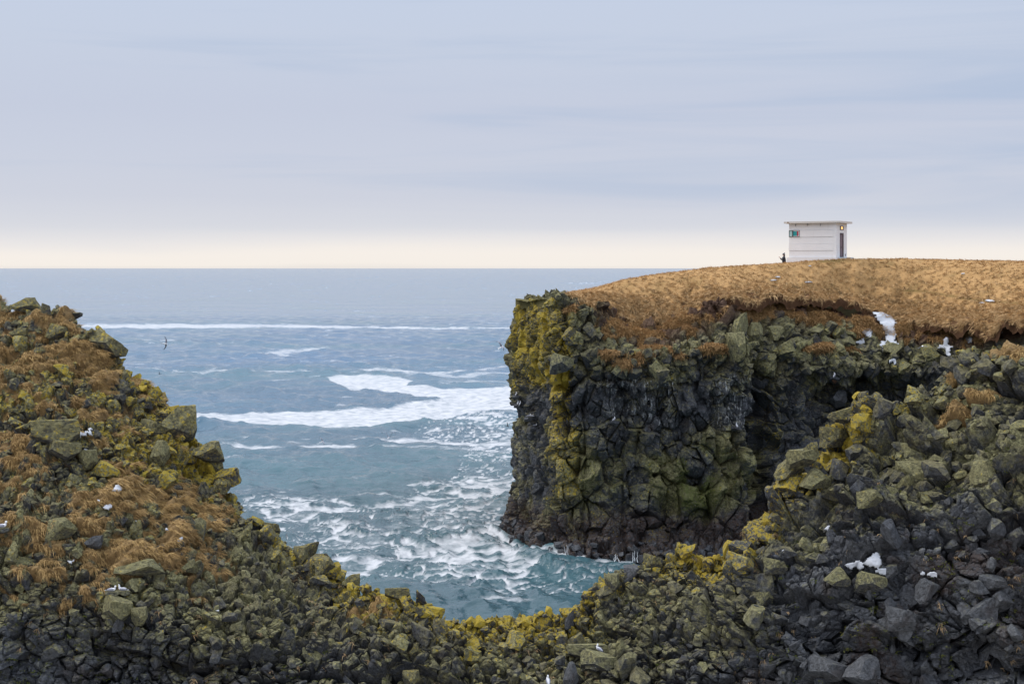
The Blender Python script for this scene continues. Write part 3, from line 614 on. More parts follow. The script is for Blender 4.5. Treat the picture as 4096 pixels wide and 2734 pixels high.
for a in [
    (105, 1222, 110, 62, 'yellow', 0, 'dark rounded yellow-lichened boulder topping the grassy upper end of the left slope'),
    (430, 1388, 150, 105, 'yellow', 8, 'big rounded yellow-speckled boulder on the slope skyline against the distant foam line', HG, .4, (0, .45)),
    (240, 1330, 90, 60, 'yellow', 5, 'yellow-patched boulder at the first step of the slope skyline', HG, .2, (0, .3)),
    (75, 1335, 60, 46, 'yellow', 4, 'small round yellow-spotted stone ringed by brown grass near the top of the slope'),
    (715, 1700, 135, 150, 'yellow', 4, 'tall bulging ochre buttress boulder above the jutting one on the slope skyline', HG, .3),
    (837, 1806, 124, 88, 'yellow', 6, 'mossy olive-yellow boulder jutting out over the sea like a beak', HG, .1, (0, .1), .4),
    (868, 1872, 62, 60, 'yellow', 2, 'small ochre block tucked below the jutting beak boulder', HG, .5),
    (895, 1930, 76, 92, 'yellow', 7, 'leaning yellow-topped block on the skyline where the slope drops to the foam', HG, .8, (0, .35)),
    (620, 1720, 110, 88, 'white', 1, 'blocky boulder with a white lichen crust on its flat top, left of the ochre buttress'),
    (225, 1730, 190, 110, 'yellow', 3, 'broad low yellow-and-white-crusted boulder beside a snow patch', HG, .2),
    (250, 1800, 150, 110, 'white', 8, 'broad cracked boulder with grey-white crust above brown tussocks'),
    (350, 1840, 70, 80, 'olive', 2, 'upright olive block right of the cracked crusted boulder'),
    (640, 1810, 80, 95, 'olive', 7, 'pointed olive rock with one bright sloping face', HG, .5),
    (250, 2112, 110, 80, 'olive', 5, 'pale olive rock split by a vertical crack in the brown turf'),
    (375, 2170, 60, 54, 'grey', 4, 'dark grey cube-like stone beside brown turf in the middle of the slope'),
    (560, 2270, 190, 66, 'olive', 6, 'long flat pale olive slab above the pair of white birds', HG, .15),
    (760, 2265, 60, 50, 'olive', 0, 'squarish olive stone right of the long flat slab'),
    (470, 2440, 120, 130, 'olive', 8, 'large smooth olive-grey boulder at the lip of the dark lower wall'),
    (560, 2465, 66, 70, 'olive', 2, 'narrow olive block leaning against the smooth boulder at the wall lip', HG, .4),
    (475, 2490, 40, 60, 'grey', 9, 'small blue-grey pillar stone in front of the smooth olive boulder'),
    (1085, 2115, 62, 56, 'yellow', 1, 'ochre stone on the lower skyline beside the breaking foam', HG, .6),
    (1240, 2190, 60, 74, 'yellow', 9, 'finger-like ochre rock leaning out over the water', HG, .2, (0, .5)),
    (1205, 2225, 60, 80, 'yellow', 2, 'stubby ochre column next to the finger-like rock', HG),
    (1300, 2260, 84, 70, 'yellow', 5, 'dark capped boulder at the end of the left skyline', HG, .3),
    (1405, 2330, 66, 66, 'yellow', 4, 'square yellow block at the start of the saddle'),
    (1590, 2370, 100, 48, 'yellow', 3, 'wide yellow-crusted slab on the saddle skyline'),
    (1660, 2600, 44, 50, 'yellow', 0, 'small yellow cube in the middle of the saddle wall'),
    (2280, 2472, 42, 70, 'grey', 9, 'bare blue-grey wedge stone standing upright in the saddle'),
    (2350, 2600, 160, 66, 'green', 3, 'broad flat green-grey block under the standing gull'),
    (2395, 2648, 140, 100, 'green', 8, 'big angular block with droppings where a gull rests'),
    (2283, 2700, 60, 100, 'grey', 7, 'pale grey shield-shaped stone among green rocks'),
    (1645, 2715, 66, 66, 'yellow', 2, 'bright yellow block at the bottom edge under the saddle'),
    (2610, 2245, 72, 62, 'yellow', 1, 'yellow-streaked boulder on the right skyline near the shore rocks'),
    (2540, 2290, 90, 60, 'grey', 5, 'grey boulder with a mossy crown below the yellow-streaked one'),
    (2450, 2330, 60, 70, 'green', 2, 'upright green-grey block where the right slope meets the water'),
    (3150, 1880, 130, 80, 'yellow', 6, 'rounded yellow-green boulder stack edge on the right skyline', HG, .3, (0, -.35)),
    (3215, 1830, 120, 90, 'olive', 8, 'big pale smooth boulder in the stack on the right skyline', HG, .2, (0, -.3)),
    (3260, 1920, 130, 76, 'olive', 0, 'large pale olive boulder resting below the yellow skyline stack', HG, .1, (0, -.2)),
    (3240, 1800, 60, 60, 'yellow', 4, 'bright yellow stone perched on the right skyline stack'),
    (3330, 1745, 110, 80, 'yellow', 1, 'blocky yellow boulder facing the dark cove', HG, .5),
    (3380, 1660, 120, 60, 'yellow', 3, 'flat yellow-topped ledge boulder above the dark cove', HG, .3, (0, -.2)),
    (3480, 1990, 110, 70, 'olive', 5, 'olive boulder with ochre spots overhanging a dark hollow'),
    (3490, 2330, 110, 90, 'green', 8, 'rounded grey-green block directly under the large snow patch', HG, .1, (0, 0), .4),
    (3350, 2310, 110, 70, 'green', 0, 'green-grey block left below the large snow patch'),
    (3700, 2360, 110, 80, 'grey', 6, 'tilted blue-grey slab right of the large snow patch', HG, .2, (0, -.7), .4),
    (3310, 2680, 150, 110, 'grey', 8, 'large smooth blue-grey boulder at the bottom of the dark wall', HG, .1, (0, .1), .5),
    (3450, 2690, 160, 110, 'grey', 4, 'massive dark cracked boulder at the bottom right of the smooth blue-grey one', HG, .6, (0, 0), .5),
    (3600, 2470, 110, 90, 'grey', 1, 'dark block protruding from the lower right wall'),
    (3920, 2450, 130, 90, 'grey', 3, 'slanting dark slab on the far right wall', HG, .3, (0, -.5)),
    (3930, 1900, 120, 110, 'olive', 7, 'tall olive boulder under the right overhang', HG, .4, (0, -.3)),
    (3650, 1900, 120, 110, 'olive', 2, 'grey-olive boulder with a dark underside in the upper right slope'),
    (3060, 2390, 70, 60, 'green', 5, 'green-topped hexagonal stone above a dark hollow'),
    (3100, 2260, 90, 60, 'green', 1, 'pale green-grey stone amid small dead grass wisps'),
    (2250, 1455, 84, 86, 'green', 8, 'bulging round grey-green boulder beside the yellow pillar of the cliff', CG, .2, (0, 0), .5),
    (2475, 1480, 70, 70, 'green', 0, 'grey-green boulder below the ledge grass of the cliff', CG, .2, (0, 0), .4),
    (2960, 1290, 70, 80, 'olive', 9, 'upper block of the pale rock tower on the cliff top', CG, .3, (0, 0), .4),
    (3020, 1330, 66, 80, 'olive', 7, 'middle block of the pale rock tower on the cliff top', CG, .6, (0, 0), .5),
    (2950, 1390, 76, 120, 'olive', 2, 'tall flat-faced block at the foot of the pale rock tower', CG, .1, (0, 0), .5),
    (3110, 1330, 76, 56, 'olive', 5, 'pale angular boulder right of the rock tower on the cliff', CG, .5, (0, 0), .4),
    (3350, 1595, 70, 70, 'grey', 4, 'rounded dark boulder standing in the mouth of the cove', CG, .3, (0, 0), .6),
]:
    boulder(*a)

# ------------------------------------------------------------------ sea
def foam_field(X, Y, P):
    w1 = fbm(P, 14, 4, 501) - .5; w2 = fbm(P, 4, 4, 505) - .5; w3 = fbm(P, 1.2, 3, 509)
    wx = X + w1 * 60; wy = Y + (w1 * 10 + w2 * 9)
    f = np.zeros(len(X))
    def stroke(pts_, th, s=1.0):
        nonlocal f
        xs_ = [p[0] for p in pts_]; yy = np.interp(wx, xs_, [p[1] for p in pts_]); tw = np.interp(wx, xs_, th) if isinstance(th, list) else th
        e = smooth(xs_[0] - 40, xs_[0] + 40, wx) * smooth(xs_[-1] + 40, xs_[-1] - 40, wx)
        f = np.maximum(f, s * e * np.clip(1.25 - np.abs(wy - yy) / tw, 0, 1))
    stroke([(-300, 1304), (340, 1306), (1000, 1303), (1340, 1309), (1700, 1312), (2100, 1312)], [12, 11, 10, 6, 4.5, 3.5], .95)
    stroke([(580, 1487), (950, 1490), (1300, 1491)], [3.5, 4, 2], .7)
    stroke([(450, 1360), (700, 1362), (850, 1380), (1000, 1382)], 2.2, .5)
    stroke([(1050, 1416), (1130, 1410), (1330, 1398)], [7, 8, 4], .75); stroke([(1050, 1416), (1150, 1430), (1220, 1432)], [6, 7, 3], .7)
    stroke([(1280, 1455), (1420, 1447)], 2.5, .5); stroke([(2250, 1133), (2460, 1131)], 2, .7)
    stroke([(1380, 1484), (1500, 1482), (1640, 1492), (1760, 1496), (2100, 1470)], [6, 7, 7, 6, 6], .75); stroke([(1640, 1500), (1850, 1506), (2100, 1490)], 6, .7); stroke([(1740, 1530), (2100, 1536)], 4, .5)
    stroke([(880, 1796), (960, 1790), (1120, 1800)], [5, 10, 4], .85); stroke([(1180, 1796), (1300, 1790), (1430, 1797)], [5, 12, 4], .9)
    stroke([(1410, 1768), (1560, 1774), (1640, 1768), (1760, 1778), (1880, 1784), (2100, 1774)], [4, 9, 15, 11, 6, 9], .95); stroke([(1460, 1800), (1600, 1796)], 5, .8); stroke([(1650, 1806), (2100, 1800)], 5, .5)
    poly = [(1305, 1512), (1450, 1503), (1560, 1507), (1650, 1526), (1635, 1548), (1750, 1556), (1900, 1555), (2120, 1556), (2120, 1645), (1900, 1662), (1750, 1688), (1600, 1706), (1400, 1714), (1200, 1711), (1000, 1700), (800, 1694), (400, 1690), (400, 1660), (900, 1662), (1200, 1656), (1430, 1652), (1540, 1640), (1650, 1622), (1780, 1612), (1700, 1600), (1620, 1582), (1500, 1571), (1390, 1565), (1340, 1540)]
    ins = np.zeros(len(X), bool); dmin = np.full(len(X), 1e9)
    px_, py_ = X + w1 * 40 + w2 * 25, Y + w1 * 5 + w2 * 6
    for (x0, y0), (x1, y1) in zip(poly, poly[1:] + poly[:1]):
        c = ((y0 > py_) != (y1 > py_)) & (px_ < (x1 - x0) * (py_ - y0) / (y1 - y0 + 1e-9) + x0); ins ^= c
        ex_, ey_ = x1 - x0, (y1 - y0) * 4; vx, vy = px_ - x0, (py_ - y0) * 4
        tq = np.clip((vx * ex_ + vy * ey_) / (ex_ * ex_ + ey_ * ey_ + 1e-9), 0, 1); dmin = np.minimum(dmin, np.hypot(vx - ex_ * tq, vy - ey_ * tq))
    sd = np.where(ins, dmin, -dmin)
    f = np.maximum(f, smooth(-8, 12, sd) * .98)
    # lace of foam: dense near the rocks, thin veins outward
    web = 1 - np.abs(2 * fbm(P + np.stack([w1 * 9, w2 * 9, w1 * 0], 1), 3.4, 4, 521) - 1) * 2.3
    web2 = 1 - np.abs(2 * fbm(P * np.array([.8, 1, 1]), 1.3, 3, 525) - 1) * 2.4
    den = .62 * ell(X, Y, 1760, 2230, 420, 150) + .36 * ell(X, Y, 1450, 2110, 420, 90) + .55 * ell(X, Y, 1900, 2080, 330, 170) + .30 * ell(X, Y, 1350, 2220, 330, 150) + .5 * ell(X, Y, 1980, 1900, 160, 170) + .45 * ell(X, Y, 1930, 1730, 280, 80) + .5 * ell(X, Y, 2200, 2340, 420, 60) + .38 * ell(X, Y, 1150, 2040, 260, 50) + .75 * ell(X, Y, 2300, 2262, 420, 16)
    den = np.clip(den, 0, .8)
    e1, _, _ = vor(P + np.stack([w1 * 5 + w2 * 3, w2 * 4, w1 * 0], 1), 1.9, 531, (1.5, 1, 1)); e2, _, _ = vor(P + np.stack([w2 * 2, w3 * .8, w1 * 0], 1), .8, 533, (1.4, 1, 1))
    tk = den * .60 * np.clip(.9 + w1 * 2.2 + w2 * 2.0, 0, 2)
    net = np.maximum(smooth(tk * .95 + .02, tk * .15, e1), np.maximum(.4 * smooth(tk * .42 + .01, tk * .1, e2), .5 * den * smooth(.42, .7, fbm(P * np.array([.6, 1, 1]), 2.4, 4, 537))))
    lace = net * smooth(.08, .3, den) + 0 * smooth(.88, 1.22, den * .75 + web * .55 + web2 * .42 + (w3 - .5) * .6 + w1 * .6 + w2 * .5)
    f = np.maximum(f, np.clip(lace, 0, 1) * .95)
    f = np.maximum(f, .9 * ell(X, Y, 1700, 2255, 220, 42) * smooth(.4, .66, w3 + w2 * .9 + .05))
    stroke([(1900, 2130), (1985, 2165), (2060, 2212), (2120, 2240), (2300, 2256), (2660, 2264)], [5, 12, 10, 8, 7, 6], 1.0); stroke([(2080, 2276), (2300, 2272), (2560, 2282)], 5, .6)
    # tiny whitecaps far out
    sp = fbm(P * np.array([.35, 1, 1]), 3, 4, 541)
    f = np.maximum(f, .55 * smooth(.70, .76, sp))
    f = f * np.clip(.62 + .9 * (w3 - .15) + .3 * f, 0, 1.0)
    return np.clip(f, 0, 1)
ys = np.concatenate([[1073.25, 1073.6, 1074.2, 1075, 1076, 1077.3, 1079], np.arange(1081, 1500, 2.4), np.arange(1500, 2480, 3.0), np.arange(2486, 3900, 24)])
sxs = np.concatenate([np.linspace(-9000, -450, 60, endpoint=False), np.arange(-450, 2150, 4.2), np.arange(2150, 3200, 7), np.linspace(3210, 12000, 70)])
SY, SX = np.meshgrid(ys, sxs, indexing='ij')
SD = HC * F / (SY - YH)
SP = np.stack([(SX - XC) / F * SD, SD, np.zeros_like(SD)], -1)
P = SP.reshape(-1, 3)
fo = foam_field(SX.ravel(), SY.ravel(), np.where(P > 3000, 3000 + P * 0, P)).astype(np.float32)
fo[P[:, 1] > 4000] = 0
dyl = (np.gradient(SD, axis=0) * -1).ravel(); dyl = np.abs(dyl)
wz = np.zeros(len(P))
r_ = np.random.default_rng(3)
for k in range(46):
    lam = .9 * (26 / .9) ** r_.uniform(); th = r_.normal(math.radians(205), .55); ph = r_.uniform(0, 6.28); a_ = .0125 * lam ** .85 * r_.uniform(.6, 1.2)
    kx_, ky_ = math.cos(th) * 2 * math.pi / lam, math.sin(th) * 2 * math.pi / lam
    s_ = np.sin(kx_ * P[:, 0] + ky_ * P[:, 1] + ph + 1.2 * 0)
    wz += a_ * (1 - 1.6 * np.abs(s_) + .6) * smooth(.55, .25, dyl / lam) if k % 2 else a_ * s_ * smooth(.55, .25, dyl / lam)
P = P.copy(); mod = .55 + .9 * fbm(P, 30, 2, 601); mod[P[:, 1] > 3000] = 1
calm = 1 - .45 * fo
P[:, 2] = wz * mod * calm + fo * .03 * (P[:, 1] < 400)
churn = ell(SX.ravel(), SY.ravel(), 1700, 2230, 420, 120)
P[:, 2] += churn * ((fbm(P, 2.6, 4, 611) - .45) * .7 + .06)
t_ = NT('sea_water'); fo_ = t_.attr('foam'); tl = t_.attr('teal')
geo = t_.n('ShaderNodeNewGeometry').outputs['Position']
def mp(sc):
    m = t_.n('ShaderNodeMapping'); m.inputs['Scale'].default_value = sc; t_.t.links.new(geo, m.inputs['Vector']); return m.outputs[0]
nA = t_.noise(.9, 4, .6, mp((.75, 1, 1)), .3); nB = t_.noise(.16, 4, .6, mp((.6, 1, 1)), .3); nC = t_.noise(.022, 4, .6, mp((.5, 1, 1))); nD = t_.noise(3.0, 3, .6, mp((.8, 1, 1)))
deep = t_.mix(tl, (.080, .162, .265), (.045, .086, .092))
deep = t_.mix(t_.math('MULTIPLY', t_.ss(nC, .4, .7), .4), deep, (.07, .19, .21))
fo2 = t_.ss(t_.math('ADD', t_.math('ADD', fo_, t_.math('MULTIPLY', t_.math('SUBTRACT', nD, .5), .6)), t_.math('MULTIPLY', t_.math('SUBTRACT', nA, .5), .7)), .12, 1.0)
fo2 = t_.math('MULTIPLY', t_.math('MULTIPLY', fo2, t_.ss(fo_, .02, .15)), t_.math('ADD', .62, t_.math('MULTIPLY', t_.ss(nA, .35, .6), .38)))
t_.set('Base Color', t_.mix(fo2, deep, (.56, .575, .60)))
t_.set('Roughness', t_.math('MULTIPLY_ADD', fo2, .5, .12)); t_.set('IOR', 1.33); t_.set('Specular IOR Level', .30)
b1 = t_.bump(nD, .25, .08); b2 = t_.bump(nA, .5, .40, b1); b3 = t_.bump(nB, .5, 1.4, b2); b4 = t_.bump(nC, .35, 5.0, b3)
t_.set('Normal', b4)
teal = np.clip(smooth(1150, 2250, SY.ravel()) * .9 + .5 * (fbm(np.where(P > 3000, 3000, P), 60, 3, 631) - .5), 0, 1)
sea = mesh('sea', P, grid_faces(*SD.shape)[:, ::-1], t_.m, None, True, dict(foam=fo, teal=teal))
tag(sea, kind='structure')

# ------------------------------------------------------------------ snow and ice
t_ = NT('snow'); c_ = t_.coord(); s1 = t_.noise(9, 5, .6, c_)
t_.set('Base Color', t_.mix(s1, (.44, .47, .53), (.60, .62, .66))); t_.set('Roughness', .6); t_.set('Normal', t_.bump(s1, .5, .05)); t_.set('Subsurface Weight', .0)
M_snow = t_.m
def snow(name, X, Y, rx, ry, label, cat, G_=HG, lift=.12, seed=0, blobs=None, group=None):
    sx_, sy_ = G_['X'], G_['Y'] if 'Y' in G_ else G_['sy']
    bl = blobs or [(X, Y, rx, ry)]
    Pn = G_['V']; wv = (fbm(Pn * np.array([1, 1, .6]), .45, 4, 700 + seed) - .5) * .95
    fld = np.full(len(sx_), -9.0)
    for b in bl:
        fld = np.maximum(fld, 1 - ((G_['sx'] - b[0]) / b[2]) ** 2 - ((G_['sy'] - b[1]) / b[3]) ** 2)
    fld = fld + wv * 1.5 * (fld > -1)
    m = fld > 0
    if 'back' in G_: m &= ~G_['back']
    if 'nr' in G_: nr, nc = G_['nr'], G_['nc']; B = G_['base'] + G_['n'] * (G_['low'] + lift)[:, None]; V = np.where(fld[:, None] > 0, np.where(True, .75 * B + .25 * (G_['V'] + G_['n'] * .1), 0), B)
    else: nr, nc = D_.shape; V = G_['V'] + np.array([0, 0, 1.]) * lift
    V = V + G_['n'] * (np.clip(fld, 0, .5) * .10 - .02)[:, None]
    qf = grid_faces(nr, nc, m)
    if len(qf) == 0: print('no snow', label); return
    lab_ = np.arange(len(V)); 
    while True:
        mn = lab_[qf].min(1); l2 = lab_.copy(); np.minimum.at(l2, qf.ravel(), np.repeat(mn, 4))
        if (l2 == lab_).all(): break
        lab_ = l2
    comp = lab_[qf[:, 0]]; u_, c__ = np.unique(comp, return_counts=True); qf = qf[comp == u_[np.argmax(c__)]]
    V2, q2 = compact(V, qf)
    o = mesh(name, V2, q2, M_snow, None, True)
    if G_ is HG: o.data.flip_normals()
    sol = o.modifiers.new('thickness', 'SOLIDIFY'); sol.thickness = .06; sol.offset = -1
    return tag(o, label, cat, group or 'patches of old snow')
for i_, a in enumerate([
    (338, 1750, 42, 16, 'snow patch below the crusted boulder on the left slope'),
    (352, 1813, 26, 8, 'thin sliver of snow under the left slope snow patch'),
    (468, 1960, 20, 14, 'forked bit of snow on a grey rock in the middle of the left slope'),
    (422, 2046, 22, 13, 'small snow patch in brown turf, upper of the turf hollow'),
    (384, 2022, 15, 7, 'tiny snow fleck on turf just above the small snow patch'),
    (720, 2171, 50, 9, 'long narrow snow strip at the right end of the turf terrace'),
    (520, 2083, 28, 6, 'narrow snow streak on the turf terrace'),
    (285, 2262, 20, 10, 'speckled snow remnant in the brown grass above the two white birds'),
    (872, 2437, 22, 9, 'small tilted snow scrap in the rocks below the turf'),
    (655, 2140, 16, 8, 'snow crumb between turf and rocks left of the long strip'),
    (3470, 2268, 92, 36, 'large forked snow patch in the dark right wall', [(3420, 2272, 44, 20), (3490, 2255, 40, 26), (3540, 2292, 44, 16), (3505, 2240, 26, 18)]),
    (3733, 2304, 24, 14, 'slanted snow patch right of the large forked one'),
    (3692, 2298, 14, 9, 'tiny snow fleck between the two patches in the right wall'),
    (3106, 2024, 22, 10, 'flat snow patch on a ledge near the yellow skyline stones'),
    (3320, 2112, 20, 12, 'triangular snow patch in a crack of the right slope'),
    (3148, 2207, 24, 6, 'thin snow line among pale stones of the right slope'),
]):
    snow('snow_patch', *a[:4], a[4], 'snow', HG, .30, i_, a[5] if len(a) > 5 else None)
for i_, a in enumerate([(3240, 1069, 8, 2.5, 'tiny snow fleck on the golden hill just below the hut'), (3095, 1126, 16, 3, 'left of the snow flecks near the front edge of the golden hill'), (3235, 1134, 18, 3.5, 'right of the snow flecks near the front edge of the golden hill'), (3112, 1113, 12, 2.4, 'faint snow fleck above the two at the front edge of the hill'),
                        (3852, 1100, 12, 2.5, 'lone snow fleck high on the right part of the golden hill'), (3965, 1208, 26, 4.5, 'snow patch along the green furrow at the right of the hill'), (3925, 1217, 14, 3, 'smaller snow fleck left of the furrow patch on the hill')]):
    snow('snow_patch', *a[:4], a[4], 'snow', TG, .14, 40 + i_)
snow('frozen_waterfall', 3540, 1290, 60, 60, 'white frozen waterfall running from the turf edge down into the cove', 'ice', CG, .34, 60, [(3545, 1258, 62, 22), (3550, 1280, 42, 34), (3555, 1315, 26, 40), (3560, 1355, 26, 44), (3530, 1390, 16, 26), (3570, 1392, 22, 26), (3470, 1240, 34, 16), (3455, 1232, 34, 10)], group='ice of the cove')
snow('snow_patch', 3468, 1335, 22, 20, 'ragged snow bit left of the frozen waterfall', 'snow', CG, .25, 61)
snow('snow_patch', 3440, 1372, 26, 9, 'low snow streak on the grassy ledge left of the frozen waterfall', 'snow', CG, .25, 62)
snow('snow_patch', 3570, 1448, 20, 14, 'small snow heap on the ledge under the frozen waterfall', 'snow', CG, .3, 63)
snow('frozen_seep', 3785, 1390, 40, 30, 'icy curtain dripping over dark rock right of the flying gull', 'ice', CG, .3, 64, [(3780, 1392, 44, 10), (3790, 1372, 12, 20), (3800, 1410, 12, 22)], group='ice of the cove')
snow('frozen_seep', 3985, 1345, 40, 40, 'slanting white ice streak near the right rim of the cove', 'ice', CG, .3, 65, [(4000, 1320, 22, 16), (3975, 1345, 30, 12), (3945, 1375, 26, 12)], group='ice of the cove')
snow('snow_patch', 3882, 1362, 16, 16, 'snow in a notch between the icy curtain and the slanting ice streak', 'snow', CG, .2, 66)

# water running off the shore shelf
M_white = plain('white_water', (.80, .84, .87), .4, (.6, .68, .72), 20)
for j, (X_, Y0, Y1, lab) in enumerate([(2198, 2190, 2234, 'thick white trickle at the left end of the black shore shelf'), (2266, 2178, 2236, 'long thin white trickle second from the left on the shore shelf'), (2462, 2212, 2240, 'bent white trickle in the middle of the shore shelf'), (2540, 2200, 2242, 'broad white trickle near the right end of the shore shelf'), (2335, 2226, 2240, 'short white trickle left of the middle of the shore shelf')]):
    b = BM(); r2 = random.Random(j); k = hit(X_, (Y0 + Y1) / 2, CG, 20); D0 = CG['V'][k, 1] - .2
    for s_ in range(3):
        xx = X_ + (s_ - 1) * 7; pp = []; 
        for m in range(6):
            f_ = m / 5; xx += r2.uniform(-5, 5) * .7; pp.append(px(xx, Y0 + (Y1 - Y0) * f_ + (6 if s_ != 1 else 0), D0 - .5 * f_))
        b.loft(pp, [.006, .012, .011, .018, .022, .04], 6)
    tag(b.build('water_trickle', M_white, None, True), lab, 'trickle', 'trickles running off the shore shelf')

# ------------------------------------------------------------------ hut
def hut():
    t = NT('white_painted_concrete'); c = t.coord(); a = t.noise(1.2, 5, .6, c); b_ = t.noise(18, 5, .65, c); st = t.noise(3, 4, .6, t.coord((1, 1, .12)))
    col = t.mix(a, (.74, .73, .74), (.82, .81, .82)); col = t.mix(t.math('MULTIPLY', t.ss(st, .55, .8), .35), col, (.52, .50, .47)); col = t.mix(t.math('MULTIPLY', t.ss(b_, .6, .8), .12), col, (.4, .38, .36))
    t.set('Base Color', col); t.set('Roughness', .75); t.set('Normal', t.bump(b_, .25, .02)); wall = t.m
    roofm = plain('roof_concrete', (.66, .63, .60), .8, (.50, .46, .42), 5, .2); dark = plain('dark_wood', (.035, .014, .018), .6, (.10, .06, .07), 14, .3)
    teal = plain('teal_curtain', (.01, .30, .31), .7); red = plain('red_curtain', (.45, .04, .07), .7); pale = plain('pale_glass', (.36, .52, .52), .2); black = plain('black_frame', (.03, .03, .035), .5); whitef = plain('white_frame', (.78, .78, .78), .5); rust = plain('rusty_iron', (.16, .10, .07), .8, (.25, .12, .05), 20); brownf = plain('brown_frame', (.06, .025, .03), .5)
    step = plain('pale_blue_concrete', (.60, .68, .72), .8, (.50, .58, .62), 6)
    lit = plain('lit_pane', (.9, .5, .12), .4, emit=((1, .55, .16), 1.2))
    A_, B_, HW = 4.45, 3.0, 3.08
    D = 133.0; x, y, _ = px(3280, 1050, D); SC = 1.03
    root = empty('hut', (x, y + .9, HC - (1029 - YH) / F * D), math.radians(-31))
    root.scale = (SC,) * 3
    tag(root, 'small white flat-roofed concrete hut standing alone on the golden hill', 'hut')
    x0, x1, y0, y1 = -A_ / 2, A_ / 2, -B_ / 2, B_ / 2
    b = BM(); zb = 0
    for k in range(5):                                                   # five cast lifts, each set back or proud a little
        o = (.0, .028, .0, .03, .004)[k]; z1 = HW * (k + 1) / 5
        b.box((x0 + .02 - o, y0 - o, HW * k / 5 + .001 * k), (x1 - .30, y1 - .02, z1 - .012)); 
    b.box((x1 - .3, y0 - .012, 0), (x1, y1, HW - .012)); b.box((x0 + .03, y0 + .03, 0), (x1 - .3, y1 - .03, HW - .012))
    b.build('wall', wall, root)
    b = BM(); b.box((x0 - .16, y0 - .16, -1.0), (x1 + .08, y1 + .1, -.012)); b.build('foundation', wall, root)
    b = BM()
    outl = [(x0 - .36, y0 - .36), (x1 - .6, y0 - .36), (x1 + .1, y0 - .28), (x1 + .38, y0 - .02), (x1 + .42, y1 + .3), (x0 - .36, y1 + .3)]
    n = len(outl); b.add([(p[0], p[1], HW) for p in outl] + [(p[0], p[1], HW + .17) for p in outl], [tuple(range(n - 1, -1, -1)), tuple(range(n, 2 * n))] + [(i, (i + 1) % n, (i + 1) % n + n, i + n) for i in range(n)])
    rf = b.build('roof', roofm, root); BM().box((x0 - .02, y0 - .385, HW + .05), (x0 + .10, y0 - .362, HW + .15)).build('rust_stain', rust, rf)
    # window
    wy = y0 - .05; wx0, wx1, wz0, wz1 = x0 + .03, x0 + 1.02, HW * 3 / 5 + .02, HW * 4 / 5 + .0
    fr = BM()
    for bx_ in [((wx0, wy - .02, wz0), (wx1, wy + .08, wz0 + .035)), ((wx0, wy - .02, wz1 - .035), (wx1, wy + .08, wz1)), ((wx0, wy - .02, wz0 + .035), (wx0 + .035, wy + .08, wz1 - .035)), ((wx1 - .035, wy - .02, wz0 + .035), (wx1, wy + .08, wz1 - .035)), ((wx0 + .31, wy - .018, wz0 + .035), (wx0 + .40, wy + .08, wz1 - .035))]: fr.box(*bx_)
    wroot = empty('window'); wroot.parent = root
    fr.build('frame', black, wroot); BM().box((wx0 + .036, wy, wz0 + .036), (wx0 + .309, wy + .06, wz1 - .036)).build('pane', pale, wroot)
    BM().box((wx0 + .401, wy + .005, wz0 + .075), (wx0 + .74, wy + .06, wz1 - .09)).build('curtain', teal, wroot); BM().box((wx0 + .742, wy + .004, wz0 + .075), (wx1 - .09, wy + .06, wz1 - .09)).build('curtain', red, wroot)
    BM().box((wx0 + .401, wy + .0, wz0 + .036), (wx1 - .036, wy + .055, wz0 + .073)).box((wx1 - .088, wy - .001, wz0 + .075), (wx1 - .036, wy + .055, wz1 - .036)).box((wx0 + .401, wy + .0, wz1 - .088), (wx1 - .09, wy + .055, wz1 - .036)).build('inner_frame', whitef, wroot)
    # side door and lamp window on the right wall
    dy0, dy1 = y0 + .98, y0 + 1.98
    droot = empty('door'); droot.parent = root
    BM().box((x1 - .02, dy0, 0.02), (x1 + .03, dy0 + .06, 2.2)).box((x1 - .02, dy1 - .06, .02), (x1 + .03, dy1, 2.2)).box((x1 - .02, dy0 + .061, 2.12), (x1 + .03, dy1 - .061, 2.2)).build('frame', brownf, droot)
    BM().box((x1 - .02, dy0 + .062, .02), (x1 + .012, dy1 - .062, 2.118)).build('door_leaf', dark, droot)
    pan = plain('peeling_paint', (.30, .24, .27), .8, (.10, .05, .07), 12)
    BM().box((x1 + .0121, dy0 + .12, .95), (x1 + .02, dy0 + .52, 2.0)).build('door_panel', pan, droot); BM().box((x1 + .0121, dy0 + .12, .12), (x1 + .02, dy0 + .56, .85)).build('door_panel', pan, droot)
    BM().loft([(x1 + .02, dy1 - .14, 1.0), (x1 + .07, dy1 - .14, 1.0), (x1 + .07, dy1 - .24, 1.0)], [.012] * 3, 6).build('handle', rust, droot)
    lroot = empty('lamp_window'); lroot.parent = root
    lz0, lz1 = 2.47, 2.84
    BM().box((x1 - .02, dy0, lz0), (x1 + .03, dy1, lz0 + .07)).box((x1 - .02, dy0, lz1 - .07), (x1 + .03, dy1, lz1)).box((x1 - .02, dy0, lz0 + .071), (x1 + .03, dy0 + .26, lz1 - .071)).box((x1 - .02, dy1 - .2, lz0 + .071), (x1 + .03, dy1, lz1 - .071)).build('frame', brownf, lroot)
    BM().box((x1 - .02, dy0 + .261, lz0 + .071), (x1 + .01, dy1 - .201, lz1 - .071)).build('lit_pane', lit, lroot)
    BM().box((x1 + .082, y0 + .5, -.14), (x1 + .62, y1 + .05, -.0)).box((x1 + .083, y0 + .2, -.6), (x1 + .45, y1 + .05, -.141)).build('doorstep', step, root)
